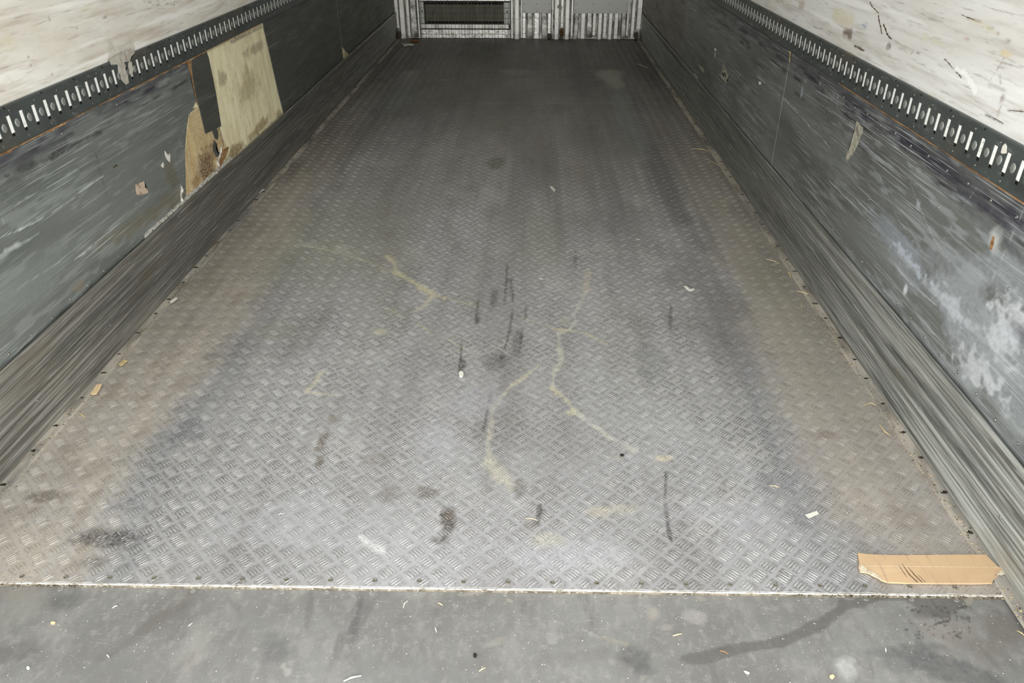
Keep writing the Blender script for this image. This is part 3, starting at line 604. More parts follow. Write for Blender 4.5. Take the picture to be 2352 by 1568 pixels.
def lay_E(p):
    W_ = lambda px, w_, c, st, **k: p.line(wp(1, px, PXn), w_, c, st, **k)
    B_ = lambda c, ra, rb, col, st, **k: p.blob(wp(1, [c], PXn)[0], ra, rb, col, st, **k)
    B_((2250,760),.30,.13,(164,170,174),.75,nf=9,na=1.1); B_((2300,900),.25,.09,(160,166,168),.6,nf=12,na=1.1); B_((2120,640),.25,.06,(150,156,160),.6,nf=9,na=1); B_((2200,610),.2,.06,(150,156,160),.5,nf=12,na=1); B_((2050,540),.2,.04,(150,158,166),.6,nf=12,na=1); B_((2330,660),.2,.08,(160,166,170),.6,nf=14,na=1)
    B_((2320,760),.10,.08,(214,218,222),.7,nf=40,na=1.3); B_((2240,850),.12,.04,(204,208,212),.7,nf=45,na=1.4); B_((2180,700),.12,.03,(206,212,218),.7,nf=45,na=1.4); B_((2090,600),.10,.02,(200,208,220),.7,nf=50,na=1.4); B_((2330,520),.12,.03,(140,144,150),.6,nf=30)
    B_((2220,450),.3,.06,(90,92,94),.5,nf=9); B_((1960,300),.4,.08,(74,75,73),.5,nf=4); B_((1900,420),.4,.05,(78,80,78),.5,nf=4)
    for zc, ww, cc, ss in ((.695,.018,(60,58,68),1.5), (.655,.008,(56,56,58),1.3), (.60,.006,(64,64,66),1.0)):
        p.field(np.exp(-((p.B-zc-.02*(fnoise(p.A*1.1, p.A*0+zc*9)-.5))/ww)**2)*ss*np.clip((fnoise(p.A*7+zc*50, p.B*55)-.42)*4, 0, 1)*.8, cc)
    p.field(np.clip((fnoise(p.A*2.2+3, p.B*9)-.52)*5, 0, 1)*.45*np.clip((p.A-1.9)/.8, 0, 1), (84,85,80))
    p.field(np.clip((fnoise(p.A*9+7, p.B*60+3)-.60)*9, 0, 1)*.5*np.clip((3.2-p.A)/1.2, 0, 1), (170,176,178))
    W_([(2200,440),(2260,480),(2310,520),(2352,560)], .012, (62,64,72), .8, gap=.35); W_([(1700,95),(1800,160),(1880,205),(1980,270),(2080,340),(2200,430),(2352,540)], .014, (66,64,74), .75, gap=.38)
    W_([(2300,720),(2352,770)], .03, (96,98,104), .6, gap=.3); W_([(1740,175),(1800,225),(1860,290),(1890,318),(1915,355)], .004, (200,206,208), .7, gap=.25); W_([(1950,680),(2000,540)], .003, (150,154,152), .6); W_([(2040,590),(2090,650),(2150,700)], .006, (196,202,206), .7, gap=.3)
    W_([(2020,400),(2060,500),(2100,560)], .003, (176,182,182), .6); W_([(2090,420),(2140,540),(2180,600)], .003, (186,190,192), .6); W_([(2250,420),(2160,560)], .0025, (176,180,182), .5); W_([(2352,480),(2280,640)], .0025, (196,200,202), .5); W_([(2300,540),(2352,600)], .02, (86,88,94), .6, gap=.3)
    W_([(1925,300),(1918,340),(1905,420)], .003, (140,144,140), .6); B_((2282,556),.03,.035,(206,208,206),.85,nf=20,soft=.8); B_((1842,210),.016,.03,(158,166,176),.85,nf=10); B_((1925,222),.006,.012,(206,212,220),.9); B_((1884,192),.006,.010,(206,210,216),.9); B_((2110,470),.02,.02,(190,196,204),.6); B_((2080,665),.015,.02,(226,232,236),.8); B_((1850,185),.012,.012,(200,206,214),.4)
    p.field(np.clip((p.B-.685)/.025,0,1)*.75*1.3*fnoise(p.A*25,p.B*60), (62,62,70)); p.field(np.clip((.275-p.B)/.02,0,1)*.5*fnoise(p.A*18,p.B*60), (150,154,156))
def lay_F(p):
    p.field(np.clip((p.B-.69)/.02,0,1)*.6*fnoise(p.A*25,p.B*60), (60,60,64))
    for c, ra, rb, col, st_ in [((1550,35),.5,.12,(104,100,92),.6), ((1520,60),.4,.06,(96,92,84),.5)]: p.blob(wp(1, [c], PXn)[0], ra, rb, col, st_, nf=3)
    for px in [[(1604,50),(1606,65),(1602,75)], [(1564,2),(1572,8)], [(1512,6),(1508,15)], [(1622,84),(1620,95)]]: p.line(wp(1, px, PXn), .02, (46,44,42), .7)
pA = wallgrid(-1, .56, 0, .225, .737, 500, 120, 'lining_sheet', M['panel_l'], lay_A, PXn, yr=bound(-1, [(428,141),(436,165),(440,190),(446,215),(451,232),(452,246),(441,252),(433,262),(428,300),(425,340),(426,400),(427,440),(428,458),(420,470)]))
tag(pA, 'scratched grey lining panel on left wall, nearest the doorway, torn at its far edge', 'wall panel')
pC = wallgrid(-1, 0, 0, .225, .737, 160, 60, 'lining_sheet', M['panel_l2'], lay_C, PXn, yl=bound(-1, [(604,52),(606,66),(617,112),(628,162),(640,215),(651,258),(655,275)]), yr=bound(-1, [(772,-5),(776,37),(782,86),(785,108),(788,131),(790,142)]))
tag(pC, 'smooth dark grey lining panel on left wall just beyond the bare yellow board', 'wall panel')
pD = wallgrid(-1, 0, 8.08, .225, .737, 100, 40, 'lining_sheet', M['panel_l2'], lay_C, PXn, yl=bound(-1, [(773,-5),(777,37),(783,86),(786,107),(797,120),(803,125),(806,128)]))
tag(pD, 'dark grey lining panel on left wall running up to the far bulkhead', 'wall panel')
pE = wallgrid(1, .56, 0, .225, .737, 500, 130, 'lining_sheet', M['panel_r'], lay_E, PXn, yr=bound(1, [(1815,135),(1809,170),(1795,250),(1775,367),(1772,390)]))
tag(pE, 'heavily scratched silver-grey lining panel on right wall, nearest the doorway', 'wall panel')
yF = wp(1, [(1575,50)], PXn)[0][0]
pF = wallgrid(1, 0, yF-.003, .225, .737, 300, 60, 'lining_sheet', M['panel_r'], lambda p: (lay_E(p), None), PXn-.0005, yl=bound(1, [(1814.5,135),(1808.5,170),(1794.5,250),(1774.5,367),(1771.5,390)]))
tag(pF, 'dark lining panel on right wall with the diamond paper scrap', 'wall panel')
M['panel_r3'] = panelmat('dusty_grey_lining', (128,124,116), (104,101,94), (146,142,134), (170,168,160), .5, -1)
pG = wallgrid(1, yF, 8.08, .225, .737, 120, 60, 'lining_sheet', M['panel_r3'], lay_F, PXn)
tag(pG, 'dusty lining panel on right wall next to the far bulkhead', 'wall panel')
def wall_slab(name, sg, px, x, th, mat, label=None, cat=None, parent=None, group=None):
    mb = MB(); mb.slab([tuple(q_) for q_ in atn(px, 0, sg*x)], (-sg*th, 0, 0)); o = mb.build(name, mat, parent)
    set_paint(o.data, np.zeros((len(o.data.vertices), 4)))
    if label: tag(o, label, cat, group)
    return o
def give(o):   # slabs use the paint attribute as empty
    return o
wall_slab('lining_strip', -1, [(438,139),(473,119),(478,132),(487,175),(495,215),(501,252),(506,284),(507,290),(490,298),(471,307),(465,282),(458,252),(452,232),(447,210),(442,180)], 1.249, .003, M['panel_l2'], 'narrow dark grey leftover lining strip between torn board and bare yellow board', 'wall panel')
for px, lb in [([(487,300),(497,295),(500,303),(501,314),(499,321),(494,319),(490,310)], 'small grey lining shred beside the dark strip, upper one of two on bare board'), ([(492,322),(496,328),(495,342),(505,352),(503,360),(497,360),(489,345),(489,333)], 'curved grey lining shred low on the torn board, below the smaller shred')]:
    wall_slab('lining_shred', -1, px, 1.249, .002, M['panel_l2'], lb, 'scrap')
# screws along the panel edges
def screws(panel, sg, rows, mat=M['screw']):
    for y, z in rows:
        mb = MB(); mb.dome((sg*1.2455, y, z), (-sg,0,0), .0038, .0042, .0016, 10, rim=1); mb.build('screw', mat, panel)
screws(pA, -1, [(1.35+.102*i, .262+.004*math.sin(i*2.3)) for i in range(12)]+[(1.5+.34*i, .706) for i in range(4)])
for u, v in [(437,262),(431,285),(425,302),(422,337),(421,370),(424,403)]:
    y, z = wp(-1, [(u-3, v)], PXn)[0]; screws(pA, -1, [(y, z)])
screws(pC, -1, [(3.35+.2*i, .258) for i in range(7)])
screws(pE, 1, [(1.12+.093*i, .272+.006*math.sin(i*1.7)) for i in range(16)]+[(1.25+.11*i, .70+.008*math.sin(i*3.1)) for i in range(14)]+[(1.30,.42),(1.52,.55),(1.9,.60),(2.3,.47)])
screws(pF, 1, [(3.0+.25*i, .262) for i in range(8)])
mb = MB(); y, z = wp(1, [(2280,556)], PXn)[0]
mb.slab([(1.2462, y+a, z+b) for a, b in ((-.008,-.016),(.002,-.019),(.007,-.004),(.006,.014),(-.002,.012),(-.006,0))], (-.0006,0,0)); mb.build('puncture', M['ply_edge'], pE)
# brown board edge and ragged filler showing along the panels
def ribbon(name, sg, pts_top, pts_bot, x, th, mat, parent=None):
    mb = MB(); prev = None
    for (ya, za), (yb, zb) in zip(pts_top, pts_bot):
        v = [mb.bm.verts.new(c) for c in ((sg*x,ya,za),(sg*(x-th),ya,za-.0005),(sg*(x-th),yb,zb+.0005),(sg*x,yb,zb))]
        if prev:
            for k in range(3): mb.bm.faces.new((prev[k], v[k], v[k+1], prev[k+1]))
        prev = v
    return mb.build(name, mat, parent)
def rag(y0, y1, n, za, zb, am, seed):
    ys = np.linspace(y0, y1, n); nz_ = fnoise(ys*30+seed, ys*0+seed); return [(y, za) for y in ys], [(y, zb+am*(k-.5)) for y, k in zip(ys, nz_)]
a, b = rag(.9, 3.3, 300, .737, .7275, .013, 3); ribbon('exposed_edge', -1, a, b, 1.2466, .0022, M['ply_edge'], ply)
a, b = rag(.9, 2.75, 260, .742, .7345, .006, 8); ribbon('exposed_edge', 1, a, b, 1.2466, .0022, M['ply_edge'], ply_r)
a, b = rag(2.45, 3.36, 200, .262, .2545, .004, 5); ribbon('filler_bead', -1, [(y, z+.006*(float(fnoise(np.array([y*60]), np.array([2.]))[0])-.3)) for y, z in a], [(y, .249) for y, z in b], 1.249, .006, M['filler'], ply)
mb = MB(); px = [(508,337),(507,350),(503,362),(500,375),(503,383),(498,392),(495,400)]; mb.tube([tuple(q_) for q_ in atn(px, 0, -1.246)], [.002,.006,.004,.007,.004,.008,.005], 7); o = mb.build('torn_filler', M['filler']); tag(o, 'torn white filler curl standing up from lower edge of the torn board', 'scrap')
mb = MB(); px = [(415,425),(419,435),(416,448),(418,460),(425,462)]; mb.tube([tuple(q_) for q_ in atn(px, 0, -1.243)], [.002,.006,.004,.006,.003], 7); o = mb.build('torn_filler', M['filler']); tag(o, 'loose white filler crumple at bottom left corner of the torn board', 'scrap')
wall_slab('board_splinter', -1, [(507,362),(511,345),(523,337),(520,350),(508,375),(501,386),(504,372)], 1.249, .006, M['ply_edge'], 'lifted brown board splinter next to the white filler curl', 'scrap')
wall_slab('board_sliver', -1, [(427,138),(438,139),(444,172),(447,190),(452,214),(456,242),(452,240),(446,214),(440,186),(434,162)], 1.2492, .0015, M['ply_edge'], 'thin tan board sliver showing between near left panel and narrow dark strip', 'board')

# ------------------------------------------------------------------ cargo tracks
def track(sg, dz, label):
    root = empty('cargo_track', label, 'cargo rail', (sg*1.25, .6, .74+dz))
    L0 = Vector(root.location)
    pit = .0573; z0, z1 = .740+dz, .8445+dz; s0, s1 = .7655+dz, .8215+dz; hw = .0080
    base = 1.9675 if sg < 0 else 1.957
    k0 = math.ceil((.62-base)/pit); k1 = int((8.05-base)/pit)
    ym = [base+pit*k for k in range(k0, k1+1)]
    mb = MB(); bm = mb.bm; x = sg*1.238
    def qd(ya, yb, za, zb, xx=x, fl_=False):
        bm.faces.new([bm.verts.new(c) for c in ((xx,ya,za),(xx,yb,za),(xx,yb,zb),(xx,ya,zb))])
    ya, yb = .6, 8.08
    qd(ya, yb, z0+.004, s0); qd(ya, yb, s1, z1-.004)
    edges = [ya]+sum([[y-hw, y+hw] for y in ym], [])+[yb]
    for i in range(0, len(edges), 2): qd(edges[i], edges[i+1], s0, s1)
    for y in ym:
        for (p_, q_) in (((y-hw,s0),(y+hw,s0)),((y+hw,s0),(y+hw,s1)),((y+hw,s1),(y-hw,s1)),((y-hw,s1),(y-hw,s0))):
            bm.faces.new([bm.verts.new(c) for c in ((x,*p_),(x,*q_),(x+sg*.003,*q_),(x+sg*.003,*p_))])
    for za, zb, xa, xb in ((z0+.004,z0,1.238,1.241),(z0,z0,1.241,1.2495),(z1-.004,z1,1.238,1.241),(z1,z1,1.241,1.2495)):
        bm.faces.new([bm.verts.new(c) for c in ((sg*xa,ya,za),(sg*xa,yb,za),(sg*xb,yb,zb),(sg*xb,ya,zb))])
    for y in (ya, yb):
        bm.faces.new([bm.verts.new(c) for c in ((sg*1.238,y,z0),(sg*1.2495,y,z0),(sg*1.2495,y,z1),(sg*1.238,y,z1))])
    bmesh.ops.remove_doubles(bm, verts=bm.verts, dist=1e-6)
    bmesh.ops.translate(bm, verts=bm.verts, vec=-L0)
    mb.build('rail', M['steel'], root)
    mb = MB(); mb.box((min(sg*1.2425,sg*1.2435)-L0.x, ya-L0.y, s0-.004-L0.z), (max(sg*1.2425,sg*1.2435)-L0.x, yb-L0.y, s1+.004-L0.z)); mb.build('slot_shade', M['black'], root)  # black sheet standing in for the shadow low in each slot
    # pale pieces set behind the slots, stopping short of the lower end
    mb = MB()
    for y in ym:
        a = (sg*1.2396, y-hw+.0012, s0+.0085); b = (sg*1.2410, y+hw-.0002, s1-.0025)
        mb.box([min(p_, q_)-l for p_, q_, l in zip(a, b, L0)], [max(p_, q_)-l for p_, q_, l in zip(a, b, L0)])
    lo = mb.build('slot_backing', M['slotwhite'], root); lo['kind'] = 'stuff'
    proto = None; cnt = 0
    for k in range(k0, k1+1):
        y = base+pit*(k+.5)
        if y < 1.15 or cnt >= 100: continue
        cnt += 1; loc = (sg*1.238-L0.x, y-L0.y, .794+dz-L0.z)
        if proto is None:
            mb = MB(); mb.dome((0,0,0), (-sg,0,0), .0105, .0118, .0022, 18); proto = mb.build('stud', M['steel_dome'], root); proto.location = loc
        else:
            c = proto.copy(); C.objects.link(c); c.parent = root; c.location = loc
    proto = None
    for k in range(k0, k1+1):
        y = base+pit*k
        if y < 1.3 or y > 5.2: continue
        for j, zz in ((0, .8305+dz), (1, .7535+dz)):
            if (k+j) % 2: continue
            loc = (sg*1.238-L0.x, y+(.012 if j == 0 else .0)*(-1 if sg > 0 else 1)-L0.y, zz-L0.z)
            if proto is None:
                mb = MB(); mb.dome((0,0,0), (-sg,0,0), .0026, .0026, .0010, 10, rim=1); proto = mb.build('screw', M['screw'], root); proto.location = loc
            else:
                c = proto.copy(); C.objects.link(c); c.parent = root; c.location = loc
    for k in range(30):
        y = 1.2755+.172*k
        mb = MB(); mb.slab([(sg*1.2378-L0.x, y+a-L0.y, z1-.0035+b-L0.z) for a, b in ((-.004,.003),(-.002,-.003),(.004,-.0045),(.0045,-.003),(0,-.001),(-.001,.003))], (-sg*.0006,0,0)); mb.build('notch', M['black'], root)
    return root
track(-1, -.006, 'dark steel slotted cargo rail along the left wall')
track(1, 0, 'dark steel slotted cargo rail along the right wall')

# ------------------------------------------------------------------ kick rails
def kick(sg, label, mat):
    root = empty('kick_rail', label, 'kick rail', (sg*1.22, .6, 0))
    L0 = Vector(root.location)
    prof = [(1.2305,.0045),(1.2308,.009),(1.2318,.016),(1.2335,.025),(1.2348,.034)]
    z = .036
    for dz, dp in [(.010,.004),(.013,.003),(.012,.0045),(.014,.003),(.013,.0045),(.015,.0025),(.016,.003),(.017,.0026),(.014,.0018),(.019,.0026),(.015,.0016),(.017,.0024)]:
        prof += [(1.2352+dp*.6, z), (1.2352-dp*.4, z+.0025), (1.2352-dp*.5, z+dz-.004), (1.2352+dp*.5, z+dz-.001)]; z += dz
    prof += [(1.2350,z+.002),(1.2335,z+.006),(1.2335,.244),(1.2345,.250),(1.2375,.2515),(1.2400,.250),(1.2405,.20),(1.2405,.01),(1.236,.003)]
    ys = np.concatenate([np.linspace(.6, 3.2, 66), np.linspace(3.3, 8.07, 40)])
    n = len(prof); V = []
    for y in ys:
        wob = .0012*(float(fnoise(np.array([y*1.5]), np.array([sg+3.]))[0])-.5)
        for i, (x_, zz) in enumerate(prof): V.append((sg*(x_+wob-(max(0, 1.42-y)*.030*max(0, zz-.12)/.13 if sg > 0 else 0))-L0.x, y-L0.y, zz-L0.z))
    Q = [(a*n+i, a*n+(i+1) % n, (a+1)*n+(i+1) % n, (a+1)*n+i) for a in range(len(ys)-1) for i in range(n)]
    me = np_mesh('kick_plate', V, Q, smooth=False)
    link('kick_plate', me, mat, root)
    mb = MB(); prev = None
    for y in np.linspace(.6, 8.07, 320):
        e = 1.1995+.0022*(float(fnoise(np.array([y*7]), np.array([5.+sg]))[0])-.5); h = .0034+.0012*float(fnoise(np.array([y*5]), np.array([9.]))[0])
        v = [mb.bm.verts.new((sg*x_-L0.x, y-L0.y, zz-L0.z)) for x_, zz in ((e,-.002),(e,h+.0008),(e+.0035,h+.0012),(e+.005,h),(1.2375,.0035))]
        if prev:
            for k in range(4): mb.bm.faces.new((prev[k], v[k], v[k+1], prev[k+1]))
        prev = v
    mb.build('flange', M['flange'], root)
    for k in range(42):
        y = 1.05+.128*k+.01*math.sin(k*2.1)
        if y > 6: break
        mb = MB(); mb.dome((sg*(1.219+.003*math.sin(k*5))-L0.x, y-L0.y, .0032), (0,0,1), .0085+.002*math.sin(k*3), .0048+.001*math.sin(k*7), .0016, 11, axis_u=(1,0,0))
        for v_ in mb.bm.verts: v_.co.x += .0022*math.sin(k*9+v_.co.y*900); v_.co.y += .0022*math.sin(k*5+v_.co.x*1100)
        mb.build('flange_screw', M['darkmetal'], root)
    for k in range(16):
        y = 1.25+.21*k; zz = .225 if k % 2 else .10
        mb = MB(); mb.dome((sg*1.2340-L0.x, y-L0.y, zz), (-sg,0,0), .0035, .0035, .0014, 9, rim=1); mb.build('screw', M['screw'], root)
    return root
kick(-1, 'grooved dark grey kick rail with floor flange along the left wall', M['kick_l'])
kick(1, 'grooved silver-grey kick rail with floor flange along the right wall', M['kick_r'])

# ------------------------------------------------------------------ far bulkhead
bu = lambda u, v=44: at(u, v, 1, YB)[0]
bz = lambda v: max(at(1190, v, 1, YB)[2], .001)
TOPZ = 2.55
def slat(u0, u1, vt, vb, yf, mat, label, tilt=0, bulge=0, brick=False, crooked=0, nscrew=2):
    x0, x1 = bu(u0), bu(u1); zt = TOPZ if vt < 0 else bz(vt); zb = bz(vb)
    root = empty('bulkhead_slat', label, 'metal slat', ((x0+x1)/2, YB, zb), 'upright slats of the far bulkhead')
    L0 = Vector(root.location); mb = MB(); prev = None
    zs = [zb, zb+.03, zb+.07, zb+.11, zb+.16, min(zb+.24, (zb+zt)/2+.05)] + ([zt] if zt > zb+.3 else [])
    zs = sorted(set([min(z_, zt) for z_ in zs]+[zt]))
    for z_ in zs:
        k = max(0, 1-(z_-zb)/.2); wdt = (x1-x0)/2*(1+.25*bulge*k); cx = tilt*k*.03+.002*crooked*math.sin(z_*60)
        yo = yf-YB-.012*bulge*math.sin(math.pi*min(1, k)); ch = min(.006, wdt*.4)
        v = [mb.bm.verts.new(c) for c in ((cx-wdt,.045,z_-zb),(cx-wdt,yo+ch,z_-zb),(cx-wdt+ch,yo,z_-zb),(cx+wdt-ch,yo,z_-zb),(cx+wdt,yo+ch,z_-zb),(cx+wdt,.045,z_-zb))]
        if prev:
            for i in range(5): mb.bm.faces.new((prev[i], prev[i+1], v[i+1], v[i]))
        prev = v
    mb.build('profile', mat, root)
    for i in range(nscrew):
        z_ = (.04, .19, .26)[i]
        if z_ > zt-zb: continue
        for sx_ in ((-1, 1) if (x1-x0) > .035 else (1,)):
            m2 = MB(); m2.dome((sx_*(x1-x0)*.28, yf-YB, z_), (0,-1,0), .0035, .0035, .002, 8, axis_u=(1,0,0)); m2.build('screw', M['darkmetal'], root)
A, D, K = M['alu'], M['alu_dirty'], M['alu_clean']
T = -1
for a in [
 (907,917,T,66,8.085,A,'thin upright aluminium slat at far bulkhead, against the left wall'),
 (919,931,T,89,8.065,A,'tall raised slat at far bulkhead, second from the left wall'),
 (934,942,T,84,8.085,A,'narrow recessed slat between two raised ones left of the wire grille'),
 (944,958,T,86,8.06,D,'crumpled bulging slat just left of the wire grille',0,.5),
 (959,964,T,88,8.08,A,'very thin edge slat touching the left side of the wire grille'),
 (1173,1179,T,88,8.085,A,'thin edge slat touching the right side of the wire grille'),
 (1182,1193,T,89,8.06,A,'tall raised slat just right of the wire grille'),
 (1196,1199.5,T,87,8.085,A,'thin slat left of the smaller grey cover sheet'),
 (1199.5,1208,29,87,8.09,K,'bright short slat under left end of the smaller cover sheet'),
 (1211,1223,29,89,8.07,D,'blackened bulging slat under the smaller cover sheet, second from its left end',0,.6),
 (1226.5,1239,29,88,8.09,K,'bright slat under the middle of the smaller cover sheet'),
 (1243,1256,29,89,8.07,D,'leaning grey slat under the smaller cover sheet, second from its right end',.4,.3),
 (1257.5,1266,29,76,8.09,K,'bright short slat ending above the floor under right end of smaller cover sheet'),
 (1267,1270.5,T,70,8.085,A,'thin slat right of the smaller grey cover sheet'),
 (1273,1284,T,89,8.06,A,'tall raised slat with a paper shred, right of the smaller cover sheet'),
 (1287,1295,T,62,8.085,A,'narrow slat ending high above brown foam'),
 (1297.5,1308,T,89,8.06,A,'tall raised slat right of the brown foam hole'),
 (1311,1317,T,82,8.085,A,'thin slat at left edge of the larger cover sheet'),
 (1319.5,1329.5,29,89,8.07,D,'slanting crushed slat under left end of the larger cover sheet',-.3,.1),
 (1334,1345,29,88,8.09,A,'short screwed slat under larger cover sheet, second from its left end'),
 (1348,1359,29,85,8.065,D,'dented bulging slat under larger cover sheet, third from its left end',.1,1),
 (1361,1370,29,80,8.09,A,'short recessed slat under larger cover sheet right of the dented one'),
 (1373.5,1383,29,89,8.07,A,'straight raised slat under the middle of the larger cover sheet'),
 (1385.5,1394.5,29,84,8.09,A,'recessed slat with two screws right of middle under larger cover sheet'),
 (1397.5,1407,29,89,8.07,A,'raised slat under larger cover sheet, third from its right end'),
 (1411,1421,29,88,8.09,A,'recessed slat under larger cover sheet, second from its right end'),
 (1427,1437,29,88,8.07,D,'bowed grey slat under right end of the larger cover sheet',.3,.4),
 (1439,1445,T,80,8.085,A,'thin slat at right edge of the larger cover sheet'),
 (1449,1458,T,86,8.06,A,'tall raised slat, second from the right wall at far bulkhead'),
 (1462,1474,T,66,8.085,A,'upright aluminium slat at far bulkhead, against the right wall')]:
    slat(*a)
def cover(u0, u1, label):
    x0, x1 = bu(u0), bu(u1); zb = bz(29); root = empty('cover_sheet', label, 'metal sheet', ((x0+x1)/2, YB, zb))
    hw = (x1-x0)/2; mb = MB(); mb.box((-hw, -.036, 0), (hw, -.030, 1.9)); mb.build('sheet', M['cover'], root, bevel=.001)
    n = 3 if hw < .2 else 4
    for i in range(n):
        for z_ in (.022, .085, .30):
            m2 = MB(); m2.dome((-hw+.02+(2*hw-.04)*i/(n-1), -.036, z_), (0,-1,0), .004, .004, .002, 8, axis_u=(1,0,0)); m2.build('rivet', M['darkmetal'], root)
cover(1199.5, 1265, 'smaller plain grey cover sheet on far bulkhead beside the wire grille')
cover(1317, 1441, 'larger plain grey cover sheet on far bulkhead towards the right wall')
# wire grille and the air return behind it
gx0, gx1 = bu(966), bu(1172)
root = empty('air_grille', 'wire mesh air grille in front of a dark recess at left of far bulkhead', 'grille', ((gx0+gx1)/2, YB, 0))
hw = (gx1-gx0)/2
mb = MB(); mb.box((-hw, .042, 0), (hw, .048, .36)); mb.build('recess', M['black'], root)
mb = MB(); mb.box((-hw+.05, .03, bz(50)), (hw-.06, .036, bz(12))); mb.build('back_sheet', M['olive'], root)
mb = MB(); mb.box((-hw+.003, -.005, bz(56)), (-hw+.04, .03, bz(4))); mb.build('bracket', M['cover'], root, bevel=.003)
mb = MB(); mb.box((hw-.065, -.005, bz(57)), (hw-.003, .03, bz(5))); mb.build('bracket', M['cover'], root, bevel=.003)
for x_, v_ in ((-hw+.022, 26), (hw-.03, 27)):
    mb = MB(); mb.dome((x_, -.005, bz(v_)), (0,-1,0), .008, .008, .004, 10, axis_u=(1,0,0)); mb.build('bolt', M['darkmetal'], root)
mb = MB(); mb.box((-hw, .0, bz(66)), (hw-.01, .03, bz(56.5))); mb.build('channel', M['alu'], root, bevel=.002)
mb = MB(); mb.box((-hw, .0, .004), (-hw+.215, .02, bz(68.5))); mb.box((-hw+.217, .004, .004), (hw, .02, bz(68.5))); mb.build('kick_strip', M['alu_clean'], root, bevel=.002)
mb = MB(); mb.box((-hw, -.01, bz(2.5)), (hw, .03, bz(-9))); mb.build('top_rail', M['alu_clean'], root, bevel=.002)
mb = MB(); mb.box((-hw, .0, bz(-9)), (hw, .03, 1.6)); mb.build('upper_sheet', M['cover'], root)
mb = MB(); r = .0014; n = 26
for i in range(n+1):
    x_ = -hw+.012+(2*hw-.03)*i/n; j = .006*math.sin(i*1.9); mb.tube([(x_+j, -.022, .006), (x_+j*.3, -.022-.006*math.sin(i), .2), (x_, -.022, .42)], r, 5)
for x_ in (-.01, .02, .045, .07): mb.tube([(x_, -.025, .03), (x_+.004, -.025, .42)], r, 5)
for v_ in (5, 18, 30, 42, 54, 66, 78, 87.5):
    z_ = bz(v_); mb.tube([(-hw+.001, -.020, z_), (-hw*.3, -.021, z_-.003), (hw*.4, -.020, z_+.002), (hw-.012, -.020, z_)], r, 5)
mb.tube([(hw-.02,-.02,bz(50)),(hw-.01,-.035,.1),(hw-.005,-.03,.01)], .002, 6)
mb.build('wire_mesh', M['wire'], root)
mb = MB(); mb.tube([(bu(978)-root.location.x, .0, bz(52)), (bu(990)-root.location.x,.01,bz(44)), (bu(996)-root.location.x,.01,bz(30)), (bu(998)-root.location.x,.012,bz(22))], .003, 6); mb.build('cable', M['olive'], root)
def lump(name, u0, u1, v0, v1, mat, label, cat, dep=.03, y=8.075):
    x0, x1 = bu(u0), bu(u1); za, zb = max(bz(v1), .002), bz(v0)
    bm = bmesh.new(); bmesh.ops.create_icosphere(bm, subdivisions=3, radius=1)
    for v in bm.verts:
        n_ = .75+.5*float(fnoise(np.array([v.co.x*2+x0*7+5]), np.array([v.co.z*2+v.co.y+5]))[0])
        v.co = Vector((v.co.x*(x1-x0)/2*n_, v.co.y*dep*n_, max(v.co.z*(zb-za)/2*n_, -(zb-za)/2)))
        v.co += Vector(((x0+x1)/2, y, (za+zb)/2))
    me = bpy.data.meshes.new(name); bm.to_mesh(me); bm.free(); o = link(name, me, mat); tag(o, label, cat); return o
lump('foam_lump', 1285.5, 1296, 63, 88, M['foam'], 'ragged brown foam stuffed in the gap below the short slat at far bulkhead', 'foam', y=8.09)
lump('rubble', 911, 921, 72, 92, M['litter'], 'dark rubble heap in the far left floor corner', 'debris', .05, 8.04)
lump('rubble', 1458, 1468, 72, 90, M['litter'], 'dark rubble heap in the far right floor corner', 'debris', .05, 8.04)
lump('foam_lump', 1257, 1269, 77, 88, M['litter'], 'dark foam bit on the floor under the raised short slat', 'foam', .03, 8.07)

# ------------------------------------------------------------------ flat scraps lying on the floor or stuck on walls
def floor_slab(name, px, z, th, mat, label, cat, wav=0, group=None, parent=None):
    pts = atn(px, 2, z); mb = MB(); mb.slab([(a, b, z+wav*math.sin(i*1.7)) for i, (a, b, _) in enumerate(pts)], (0, 0, th)); o = mb.build(name, mat, parent)
    if label: tag(o, label, cat, group)
    return o
cardpx = [(1970.5,1269),(1994,1272),(2035,1274),(2084,1274.5),(2160,1273.5),(2224,1273),(2265,1273),(2277,1286),(2290,1299),(2300,1303),(2307,1311),(2301,1314),(2296,1317),(2292,1321),(2288,1325),(2283,1329),(2279,1338),(2237,1339),(2160,1338.5),(2084,1338),(2040,1336),(2025,1331),(2016,1325),(2007,1321),(1997,1316),(1989,1313),(1976,1312),(1972,1300),(1974,1290)]
cz = .0072
root = empty('cardboard_strip', 'torn tan cardboard strip lying on the tread plate in the near right corner', 'cardboard', tuple(at(2130,1305,2,cz)))
L0 = Vector(root.location)
mb = MB(); mb.slab([(a-L0.x, b-L0.y, 0) for a, b, _ in atn(cardpx, 2, cz)], (0,0,-.0045)); mb.build('board', M['card'], root)
for px in ([(1972,1298),(1976,1312),(1990,1315),(1999,1319),(2008,1323),(2017,1328),(2026,1333),(2018,1322),(2009,1316),(2001,1311),(1992,1310),(1988,1304),(1979,1297)], [(2307,1311),(2309,1318),(2300,1321),(2291,1319),(2284,1322),(2281,1326),(2286,1322),(2292,1315),(2299,1310)]):
    mb = MB(); mb.slab([(a-L0.x, b-L0.y, .0002) for a, b, _ in atn(px, 2, cz)], (0,0,.0010)); mb.build('torn_edge', M['torn'], root)
